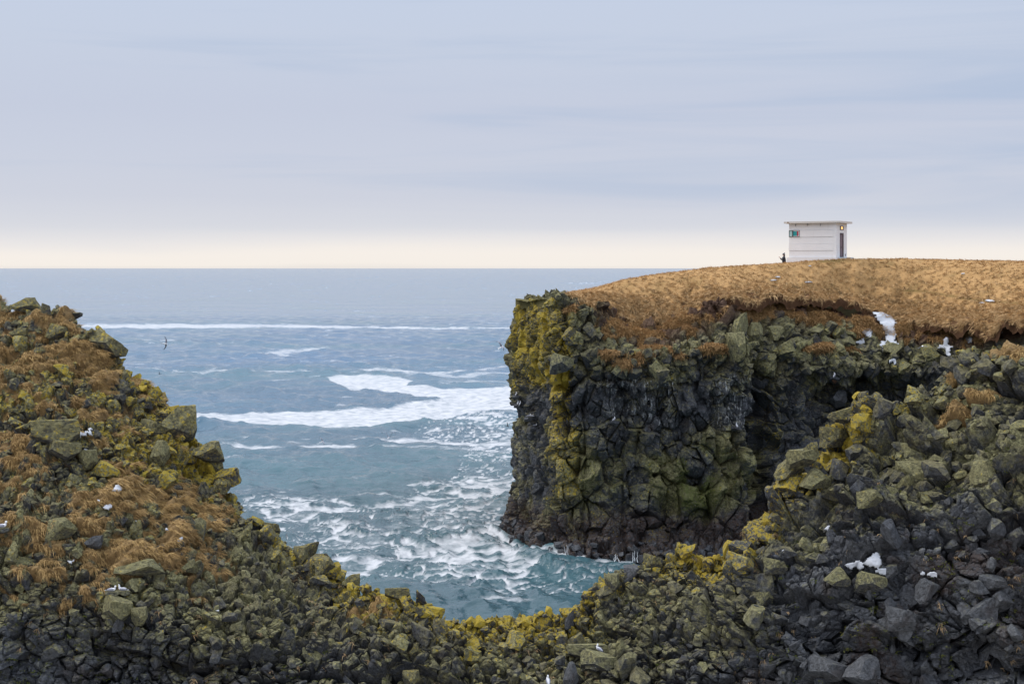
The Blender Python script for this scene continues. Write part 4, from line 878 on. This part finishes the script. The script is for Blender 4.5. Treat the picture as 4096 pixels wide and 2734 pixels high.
    for fx in (.15, .40, .675):
        b = BM(); xx = x0 + A_ * fx; b.loft([(xx, y0 + .02, HW - .1), (xx, y0 - .1, HW - .1), (xx, y0 - .13, HW - .17), (xx, y0 - .13, HW - .26)], [.035, .035, .035, .03], 8); b.build('vent_pipe', plain('grey_pipe', (.25, .25, .26), .5), root, True)
    BM().loft([(x1 + .01, dy1 + .5, .12), (x1 + .03, dy1 + .5, .12), (x1 + .03, dy1 + .5, .32)], [.03, .03, .03], 6).build('tap_pipe', rust, root)
    return root
hut()

# ------------------------------------------------------------------ person
def skin_mesh(name, joints, edges, mat, parent, sub=2):
    me = bpy.data.meshes.new(name); me.from_pydata([j[0] for j in joints], edges, []); o = bpy.data.objects.new(name, me); COL.objects.link(o); o.parent = parent
    me.materials.append(mat)
    sk = o.modifiers.new('skin', 'SKIN'); sk.use_smooth_shade = True
    if not me.skin_vertices: me.skin_vertices.new()
    for i, j in enumerate(joints):
        r = j[1] if isinstance(j[1], tuple) else (j[1], j[1]); me.skin_vertices[0].data[i].radius = r; me.skin_vertices[0].data[i].use_root = i == 0
    ss = o.modifiers.new('sub', 'SUBSURF'); ss.levels = sub; ss.render_levels = sub
    return o
def person():
    D = 134.2; x, y, z = px(3136, 1010, D)
    root = empty('person', (x, y, z - 1.84), math.radians(172)); root.scale = (1.06, 1.06, 1.0)          # local +x is where they look: to the left of the picture
    tag(root, 'person in a dark hooded jacket and grey beanie taking a picture beside the hut', 'person')
    skin = plain('skin', (.50, .29, .22), .5); jac = plain('navy_jacket', (.012, .015, .026), .7, (.03, .034, .05), 12, .3); trou = plain('black_trousers', (.012, .012, .014), .8); bean = plain('grey_wool', (.075, .075, .09), .9, (.14, .14, .16), 30, .4); boot = plain('brown_boots', (.04, .025, .015), .6)
    # body: pelvis, trunk, neck, head, arms with hands raised to the face, legs
    J = [((0, 0, .94), (.12, .15)), ((.0, 0, 1.15), (.11, .14)), ((.0, 0, 1.38), (.11, .17)), ((.01, 0, 1.50), (.055, .055)), ((.03, 0, 1.58), (.075, .07)), ((.04, 0, 1.67), (.085, .075)),
         ((.02, .19, 1.40), .055), ((.16, .22, 1.16), .042), ((.34, .08, 1.36), .030), ((.39, .05, 1.41), .026),
         ((.02, -.19, 1.40), .055), ((.16, -.22, 1.16), .042), ((.34, -.08, 1.36), .030), ((.39, -.05, 1.41), .026),
         ((0, .09, .86), .085), ((.02, .10, .48), .06), ((-.01, .10, .09), .042), ((.12, .11, .05), .04),
         ((0, -.09, .86), .085), ((-.03, -.10, .48), .06), ((-.07, -.10, .09), .042), ((.06, -.11, .05), .04)]
    E = [(0, 1), (1, 2), (2, 3), (3, 4), (4, 5), (2, 6), (6, 7), (7, 8), (8, 9), (2, 10), (10, 11), (11, 12), (12, 13), (0, 14), (14, 15), (15, 16), (16, 17), (0, 18), (18, 19), (19, 20), (20, 21)]
    # fingers: four and a thumb on each hand, bent round the phone
    for s_, w_ in ((1, 9), (-1, 13)):
        for k in range(4):
            b0 = len(J); zf = 1.385 + .022 * k; L = (.8, .95, 1, .9)[k]
            J += [((.415, s_ * .05, zf), .009), ((.445, s_ * (.045 - .01 * L), zf + .004), .008), ((.455, s_ * (.03 - .02 * L), zf + .006), .007)]
            E += [(w_, b0), (b0, b0 + 1), (b0 + 1, b0 + 2)]
        b0 = len(J); J += [((.385, s_ * .025, 1.43), .010), ((.405, s_ * .012, 1.455), .009)]; E += [(w_, b0), (b0, b0 + 1)]
    skin_mesh('body', J, E, skin, root, 1)
    b = BM(); b.loft([(.115, 0, 1.60), (.15, 0, 1.625), (.135, 0, 1.66)], [.018, .02, .01], 6); b.build('nose', skin, root, True)
    for s_ in (1, -1): b = BM(); b.loft([(.03, s_ * .072, 1.60), (.03, s_ * .085, 1.63), (.03, s_ * .078, 1.66)], [.012, .018, .012], 6); b.build('ear', skin, root, True)
    skin_mesh('jacket', [((0, 0, .80), (.19, .20)), ((0, 0, 1.0), (.185, .195)), ((0, 0, 1.22), (.185, .195)), ((-.01, 0, 1.40), (.16, .2)), ((-.03, 0, 1.49), (.10, .10)), ((-.10, 0, 1.50), (.07, .11)),
                         ((.01, .2, 1.40), .085), ((.17, .23, 1.15), .085), ((.33, .10, 1.33), .06), ((.01, -.2, 1.40), .085), ((.17, -.23, 1.15), .085), ((.33, -.10, 1.33), .06)],
              [(0, 1), (1, 2), (2, 3), (3, 4), (4, 5), (3, 6), (6, 7), (7, 8), (3, 9), (9, 10), (10, 11)], jac, root)
    skin_mesh('trousers', [((0, 0, .90), (.14, .17)), ((0, .095, .80), .10), ((.02, .10, .48), .078), ((-.01, .10, .14), .065), ((0, -.095, .80), .10), ((-.03, -.10, .48), .078), ((-.07, -.10, .14), .065)], [(0, 1), (1, 2), (2, 3), (0, 4), (4, 5), (5, 6)], trou, root)
    for s_, xo in ((1, 0), (-1, -.06)):
        b = BM(); b.loft([(-.06 + xo, s_ * .105, .055), (.02 + xo, s_ * .105, .06), (.12 + xo, s_ * .108, .05), (.20 + xo, s_ * .11, .035)], [(.045, .05), (.05, .055), (.05, .045), (.03, .03)], 8); b.build('boot', boot, root, True)
    b = BM(); b.loft([(.03, 0, 1.645), (.02, 0, 1.70), (.005, 0, 1.755), (-.01, 0, 1.79)], [(.10, .115), (.102, .112), (.075, .08), (.02, .02)], 12, (1, 0, 0)); bo = b.build('beanie', bean, root, True)
    b = BM(); b.loft([(-.05, 0, 1.755), (-.05, 0, 1.785), (-.05, 0, 1.82), (-.05, 0, 1.835)], [.02, .048, .04, .012], 8); b.build('pompom', bean, bo, True)
    hm = plain('brown_hair', (.06, .03, .018), .7)
    b = BM(); b.loft([(-.03, 0, 1.68), (-.055, 0, 1.60), (-.05, 0, 1.52)], [(.085, .05), (.085, .05), (.07, .035)], 8, (1, 0, 0)); b.build('hair', hm, root, True)
    bt = BM().box((.44, -.05, 1.375), (.452, .05, 1.46)).build('phone', plain('black_phone', (.02, .02, .025), .25))
    bt.location = root.location; bt.rotation_euler = root.rotation_euler; bt.scale = root.scale
    tag(bt, 'dark phone held up in both hands by the person beside the hut', 'phone')
person()

# ------------------------------------------------------------------ birds
MW = plain('white_plumage', (.78, .79, .82), .7); MGm = plain('grey_wing', (.24, .25, .31), .7, (.34, .35, .41), 20); MK = plain('black_feather', (.02, .02, .022), .6); MY = plain('yellow_bill', (.55, .42, .08), .5); MB = plain('brown_plumage', (.10, .05, .025), .8, (.20, .10, .05), 25); MD = plain('dark_bill', (.05, .05, .045), .5)
def bird_rest(label, cat, loc, yaw, scale=1.0, lean=0.0, wing=MGm, body=MW, bill=MY, legs=True, neck=1.0, group='birds resting on the rocks', turn=0.0, tailm=MW, tuck=0.0):
    root = empty('seabird', loc, yaw); root.scale = (scale,) * 3; tag(root, label, cat, group)
    z0 = .05 if legs else -.035
    cl, sn = math.cos(lean), math.sin(lean)
    def T(x, y, z): return (x * cl - z * sn, y, x * sn + z * cl + z0)
    hx, hz = .15, .20 * neck + .02
    b = BM(); b.loft([T(-.20, 0, .075), T(-.14, 0, .082), T(-.06, 0, .085), T(.03, 0, .085), T(.10, 0, .105), T(.135, 0, .14 * (.6 + .4 * neck)), T(.14, 0, .17 * (.6 + .4 * neck)), T(.15, 0, hz - .005), T(.165, 0, hz + .022), T(.17, 0, hz + .04)],
                     [(.018, .012), (.045, .035), (.068, .058), (.075, .068), (.066, .062), (.046, .05), (.036, .04), (.040, .044), (.030, .034), (.008, .01)], 10, (0, 0, 1)); b.build('body', body, root, True)
    for s_ in (1, -1):
        b = BM(); b.loft([T(.09, s_ * .058, .105), T(.03, s_ * .078, .105), T(-.06, s_ * .072, .105), T(-.14, s_ * .048, .10), T(-.20, s_ * .026, .095)], [(.014, .03), (.018, .052), (.018, .05), (.014, .03), (.006, .012)], 8); wg = b.build('wing', wing, root, True)
        b = BM(); b.loft([T(-.17, s_ * .036, .103), T(-.22, s_ * .022, .10), T(-.27, s_ * .01, .098)], [(.010, .02), (.009, .014), (.003, .005)], 6); b.build('wing_tip', MK, wg, True)
    b = BM(); b.loft([T(-.17, 0, .075), T(-.23, 0, .075), T(-.275, 0, .075)], [(.03, .012), (.034, .009), (.03, .004)], 6); b.build('tail', tailm, root, True)
    hd = (.17 * cl - hz * sn, hz * cl + .17 * sn + z0)
    cx_, sx_ = math.cos(turn), math.sin(turn)
    b = BM(); b.loft([(hd[0] + .022 * cx_ - .01, .022 * sx_, hd[1]), (hd[0] + .045 * cx_, .045 * sx_, hd[1] - .004), (hd[0] + .07 * cx_, .07 * sx_, hd[1] - .014)], [.012, .010, .003], 6); b.build('beak', bill, root, True)
    for s_ in (1, -1):
        b = BM(); b.loft([(hd[0] + .004, s_ * .030, hd[1] + .012), (hd[0] + .004, s_ * .037, hd[1] + .012), (hd[0] + .004, s_ * .040, hd[1] + .012)], [.005, .007, .003], 6); b.build('eye', MK, root, True)
    if legs:
        for s_ in (1, -1):
            b = BM(); b.loft([(.0, s_ * .03, .085), (.0, s_ * .032, .02), (.005, s_ * .033, .006), (.05, s_ * .036, .004)], [.007, .006, .008, .01], 6); b.build('leg', MK if wing is not MGm else MD, root, True)
    return root
def on_rock(X, Y, G_=HG, up=0.0, front=.12):
    k = hit(X, Y, G_); D = G_['V'][k, 1] - front; p = px(X, Y, D); return p
PERCH = []
def rest(X, Y, label, yaw, G_=HG, perch=True, **kw):
    """X, Y: where the feet stand; a perch stone goes right under them"""
    p = on_rock(X, Y, G_, front=.35)
    if perch: PERCH.append((p, .24 if G_ is HG else .3, G_ is HG))
    return bird_rest(label, kw.pop('cat', 'gull'), p, yaw, **kw)
rest(446, 2362, 'left bird of the white and grey pair on the turf ledge, facing right', .15, scale=1.02, legs=False, turn=-.2)
rest(490, 2360, 'right bird of the white and grey pair on the turf ledge, tail to the right', math.pi - .15, scale=1.02, legs=False, neck=1.15, turn=1.2)
rest(6, 2108, 'white and grey bird cut by the left border, on grey-green rocks', .4, scale=1.2, legs=False)
rest(2393, 2606, 'gull standing upright on a flat green block, tail to the right', math.pi - .35, lean=.5, scale=.98)
rest(2371, 2658, 'gull seen from behind with its head down on the block with droppings', 2.1, lean=.55, scale=.92, neck=.85)
rest(2191, 2730, 'gull seen from behind at the bottom edge of the saddle wall', 1.75, lean=.75, scale=.98)
rest(2073, 1615, 'left kittiwake of the close pair on the seaward cliff nose', 1.1, CG, lean=.8, scale=1.0, group='birds resting on the far cliff')
rest(2082, 1618, 'right kittiwake of the close pair on the seaward cliff nose', .9, CG, perch=False, lean=.8, scale=1.0, group='birds resting on the far cliff')
rest(2068, 1580, 'small white bird highest on the seaward cliff nose', .3, CG, lean=.9, scale=.9, group='birds resting on the far cliff')
rest(2115, 1669, 'white bird on a dark ledge below the close kittiwake pair, facing right', .1, CG, scale=1.0, group='birds resting on the far cliff')
rest(2129, 1668, 'white bird tucked close behind the ledge bird under the kittiwake pair', 2.6, CG, perch=False, scale=.85, group='birds resting on the far cliff')
rest(2458, 1682, 'gull perched on the dark wall in the middle of the far cliff', .5, CG, lean=.6, scale=1.0, group='birds resting on the far cliff')
rest(2945, 1705, 'white bird above a white streak near the right end of the far cliff', 1.9, CG, lean=.9, scale=1.0, group='birds resting on the far cliff')
rest(3340, 1506, 'white-headed bird sitting on a rusty nest clump in the cove', .6, CG, lean=.9, scale=1.1, group='birds resting on the far cliff')
rest(2140, 1706, 'pale bird among white stains low on the seaward cliff nose', .2, CG, scale=.9, group='birds resting on the far cliff')
# nest under the bird in the cove
k = hit(3338, 1518, CG); b = BM(); p = px(3338, 1518, CG['V'][k, 1] - .35)
b.loft([(p[0], p[1], p[2] - .3), (p[0], p[1], p[2] - .12), (p[0], p[1], p[2] + .05), (p[0], p[1], p[2] + .12)], [.08, .22, .2, .14], 10); tag(b.build('nest', plain('rusty_nest', (.11, .055, .028), .9, (.05, .025, .012), 12, .6), None, False), 'rusty brown nest clump stuck to the cove wall', 'nest')
# stones that carry the birds
Vs, Ts, n0, A = [], [], 0, {k: [] for k in ('olv', 'yel', 'rnd', 'wht')}
for j, (p, r, near) in enumerate(PERCH):
    V, T = BPROTO.get(8) or (PROTO[8][0] / 2, PROTO[8][1]); V = V.copy(); V[:, 2] = np.minimum(V[:, 2], .36)
    v = V * np.array([r * 2.6, r * 2.6, r * 1.5]); v = v + np.array(p) + np.array([0, .06, -.36 * r * 1.5]); Vs.append(v); Ts.append(T + n0); n0 += len(V)
    dark_ = 0.5 if near else -.2
    for k_, val in (('olv', dark_), ('yel', -.2), ('rnd', .5), ('wht', .1)): A[k_].append(np.full(len(V), val))
tag(mesh('perch_stones', np.concatenate(Vs), np.concatenate(Ts), M_rock, None, False, {k_: np.concatenate(v) for k_, v in A.items()}), 'small flat stones on which the seabirds rest', 'stones', None, 'stuff')

def bird_fly(label, X, Y, D, yaw, roll, pitch, scale=1.0, flap=.15, dark=False, group='gulls in flight'):
    root = empty('flying_gull', px(X, Y, D)); root.rotation_euler = (roll, pitch, yaw); root.scale = (scale,) * 3; tag(root, label, 'gull', group)
    B = MK if dark else MW; Wm = MK if dark else MGm
    b = BM(); b.loft([(-.22, 0, 0), (-.14, 0, 0), (-.04, 0, -.005), (.06, 0, 0), (.12, 0, .012), (.16, 0, .02), (.19, 0, .02), (.205, 0, .018)], [(.012, .008), (.036, .03), (.055, .05), (.055, .05), (.04, .04), (.034, .036), (.024, .026), (.006, .008)], 10); b.build('body', B, root, True)
    for s_ in (1, -1):
        pp = [(.05, s_ * .03, .02), (.07, s_ * .16, .02 + flap * .5), (.05, s_ * .30, .02 + flap * .9), (-.01, s_ * .44, .02 + flap * .8)]
        b = BM(); b.loft(pp, [(.075, .014), (.065, .010), (.05, .008), (.03, .005)], 8, (0, 0, 1)); wg = b.build('wing', Wm, root, True)
        b = BM(); b.loft([pp[3], (-.05, s_ * .50, .02 + flap * .7), (-.09, s_ * .56, .02 + flap * .6)], [(.029, .006), (.02, .004), (.004, .002)], 6, (0, 0, 1)); b.build('wing_tip', MK, wg, True)
    b = BM(); b.loft([(-.20, 0, 0), (-.26, 0, 0), (-.30, 0, 0)], [(.03, .008), (.05, .006), (.05, .003)], 6); b.build('tail', B, root, True)
    b = BM(); b.loft([(.195, 0, .018), (.215, 0, .014), (.235, 0, .006)], [.010, .008, .003], 6); b.build('beak', MD, root, True)
    return root
R_ = math.radians
bird_fly('gull banking with wings spread up and down over the sea beside the left slope', 660, 1374, 105, R_(5), R_(-68), R_(8), 1.0, .08)
bird_fly('white gull with one dark wing raised, flying just off the seaward cliff nose', 2005, 1388, 108, R_(15), R_(50), R_(-32), .95, .35)
bird_fly('white gull gliding with arched wings in front of the dark cove', 3690, 1384, 104, R_(75), R_(-12), R_(0), 1.05, -.12)
bird_fly('tiny dark bird low over the water beside the cliff nose', 2029, 1703, 128, R_(20), R_(40), R_(0), .62, .3, True)
bird_fly('pale gull flying over the sea right of the left slope, near two foam strips', 1288, 1765, 100, R_(30), R_(55), R_(-20), .62, .2)
bird_fly('white gull flapping low above the foam strip in the middle of the bay', 1555, 1750, 112, R_(80), R_(0), R_(0), 1.1, .45)
bird_fly('distant tiny dark bird over the thin foam line at left', 638, 1495, 180, R_(60), R_(30), R_(0), .7, .3, True)
# ducks on the water
def duck(label, X, Y, male, yaw):
    D = HC * F / (Y - YH); p = px(X, Y, D)
    return bird_rest(label, 'duck', (p[0], p[1], .10), yaw, 1.35, 0, MB if not male else MW, MB if not male else MW, MD, False, .75, 'ducks swimming in the bay', 0, MK)
duck('black and white duck swimming in the bay near the left slope', 1393, 2030, True, R_(70))
duck('brown duck swimming in the foam near the far cliff', 1873, 2084, False, R_(170))

# ------------------------------------------------------------------ sky, sun, camera
W = bpy.data.worlds.new('World'); S.world = W; W.use_nodes = True; nt = W.node_tree; nt.nodes.clear()
def wn(ty, **kw):
    o = nt.nodes.new(ty)
    for k, v in kw.items(): setattr(o, k, v)
    return o
SUN_EL, SUN_AZ = math.radians(52), math.radians(-75)                     # azimuth from +y towards +x
out = wn('ShaderNodeOutputWorld'); sky = wn('ShaderNodeTexSky', sky_type='NISHITA'); sky.sun_disc = False; sky.sun_elevation = SUN_EL; sky.sun_rotation = SUN_AZ
bg1 = wn('ShaderNodeBackground'); nt.links.new(sky.outputs[0], bg1.inputs[0]); bg1.inputs[1].default_value = .08
tc = wn('ShaderNodeTexCoord'); sep = wn('ShaderNodeSeparateXYZ'); nt.links.new(tc.outputs['Generated'], sep.inputs[0])
def wm(op, a, b=0., clamp=False):
    o = wn('ShaderNodeMath', operation=op, use_clamp=clamp)
    for i_, v in enumerate((a, b)):
        if isinstance(v, bpy.types.NodeSocket): nt.links.new(v, o.inputs[i_])
        else: o.inputs[i_].default_value = v
    return o.outputs[0]
def lin(c): return tuple(((v / 255) / 12.92 if v / 255 < .04045 else ((v / 255 + .055) / 1.055) ** 2.4) for v in c) + (1,)
mpn = wn('ShaderNodeMapping'); mpn.inputs['Scale'].default_value = (2.2, 2.2, 26); nt.links.new(tc.outputs['Generated'], mpn.inputs[0])
cn = wn('ShaderNodeTexNoise'); cn.inputs['Scale'].default_value = 1.3; cn.inputs['Detail'].default_value = 6; cn.inputs['Roughness'].default_value = .5; cn.inputs['Distortion'].default_value = .4; nt.links.new(mpn.outputs[0], cn.inputs['Vector'])
zz_ = wm('ADD', sep.outputs[2], wm('MULTIPLY', wm('SUBTRACT', cn.outputs['Fac'], .5), .012))
ramp = wn('ShaderNodeValToRGB'); nt.links.new(wm('DIVIDE', zz_, .8), ramp.inputs[0])
el = ramp.color_ramp.elements
stops = [(-.02, (240, 234, 228)), (.003, (249, 242, 234)), (.011, (249, 242, 235)), (.019, (236, 233, 233)), (.029, (218, 220, 228)), (.05, (208, 212, 225)), (.08, (203, 209, 225)), (.11, (199, 206, 224)), (.15, (200, 209, 227)), (.19, (199, 210, 230)), (.4, (206, 212, 226)), (.8, (222, 225, 232))]
el[0].position = 0; el[0].color = lin(stops[0][1]); el[1].position = 1; el[1].color = lin(stops[-1][1])
for z_, c in stops[1:-1]:
    e = el.new(max(z_, 0) / .8); e.color = lin(c)
# thicker blue-grey cloud banks, mostly to the right
mp2 = wn('ShaderNodeMapping'); mp2.inputs['Scale'].default_value = (1.6, 1.6, 24); mp2.inputs['Location'].default_value = (3.1, .4, 1.7); nt.links.new(tc.outputs['Generated'], mp2.inputs[0])
cn2 = wn('ShaderNodeTexNoise'); cn2.inputs['Scale'].default_value = 1.6; cn2.inputs['Detail'].default_value = 7; cn2.inputs['Roughness'].default_value = .52; cn2.inputs['Distortion'].default_value = .6; nt.links.new(mp2.outputs[0], cn2.inputs['Vector'])
mr = wn('ShaderNodeMapRange', interpolation_type='SMOOTHSTEP'); nt.links.new(wm('ADD', cn2.outputs['Fac'], wm('MULTIPLY', sep.outputs[0], .35)), mr.inputs[0]); mr.inputs[1].default_value = .42; mr.inputs[2].default_value = .82
mz = wn('ShaderNodeMapRange', interpolation_type='SMOOTHSTEP'); nt.links.new(sep.outputs[2], mz.inputs[0]); mz.inputs[1].default_value = .02; mz.inputs[2].default_value = .06
fac = wm('MULTIPLY', wm('MULTIPLY', mr.outputs[0], mz.outputs[0]), .75)
mx = wn('ShaderNodeMix', data_type='RGBA'); nt.links.new(fac, mx.inputs[0]); nt.links.new(ramp.outputs[0], mx.inputs[6]); mx.inputs[7].default_value = lin((176, 193, 219))
bg2 = wn('ShaderNodeBackground'); nt.links.new(mx.outputs[2], bg2.inputs[0]); zm = wn('ShaderNodeMapRange', interpolation_type='SMOOTHSTEP'); nt.links.new(sep.outputs[2], zm.inputs[0]); zm.inputs[1].default_value = .2; zm.inputs[2].default_value = .75; zm.inputs[3].default_value = 1.0; zm.inputs[4].default_value = 2.3; nt.links.new(zm.outputs[0], bg2.inputs[1])
ms = wn('ShaderNodeMixShader'); ms.inputs[0].default_value = .96; nt.links.new(bg1.outputs[0], ms.inputs[1]); nt.links.new(bg2.outputs[0], ms.inputs[2]); nt.links.new(ms.outputs[0], out.inputs[0])
L = bpy.data.lights.new('sun', 'SUN'); L.energy = 1.5; L.angle = math.radians(14); L.color = (1, .95, .88); lo = bpy.data.objects.new('sun', L); COL.objects.link(lo)
dv = Vector((math.sin(SUN_AZ) * math.cos(SUN_EL), math.cos(SUN_AZ) * math.cos(SUN_EL), math.sin(SUN_EL))); lo.rotation_euler = dv.to_track_quat('Z', 'Y').to_euler()
cam = bpy.data.cameras.new('camera'); cam.lens = 50; cam.sensor_width = 36; cam.clip_start = 1; cam.clip_end = 1e6; cam.shift_y = -(1367 - YH) / 4096
co = bpy.data.objects.new('camera', cam); COL.objects.link(co); co.location = (0, 0, HC); co.rotation_euler = (math.pi / 2, 0, 0); S.camera = co
S.view_settings.view_transform = 'Standard'; S.view_settings.look = 'None'; S.view_settings.exposure = 0; S.view_settings.gamma = 1
S.cycles.max_bounces = 4; S.cycles.diffuse_bounces = 1; S.cycles.glossy_bounces = 2; S.cycles.use_denoising = True
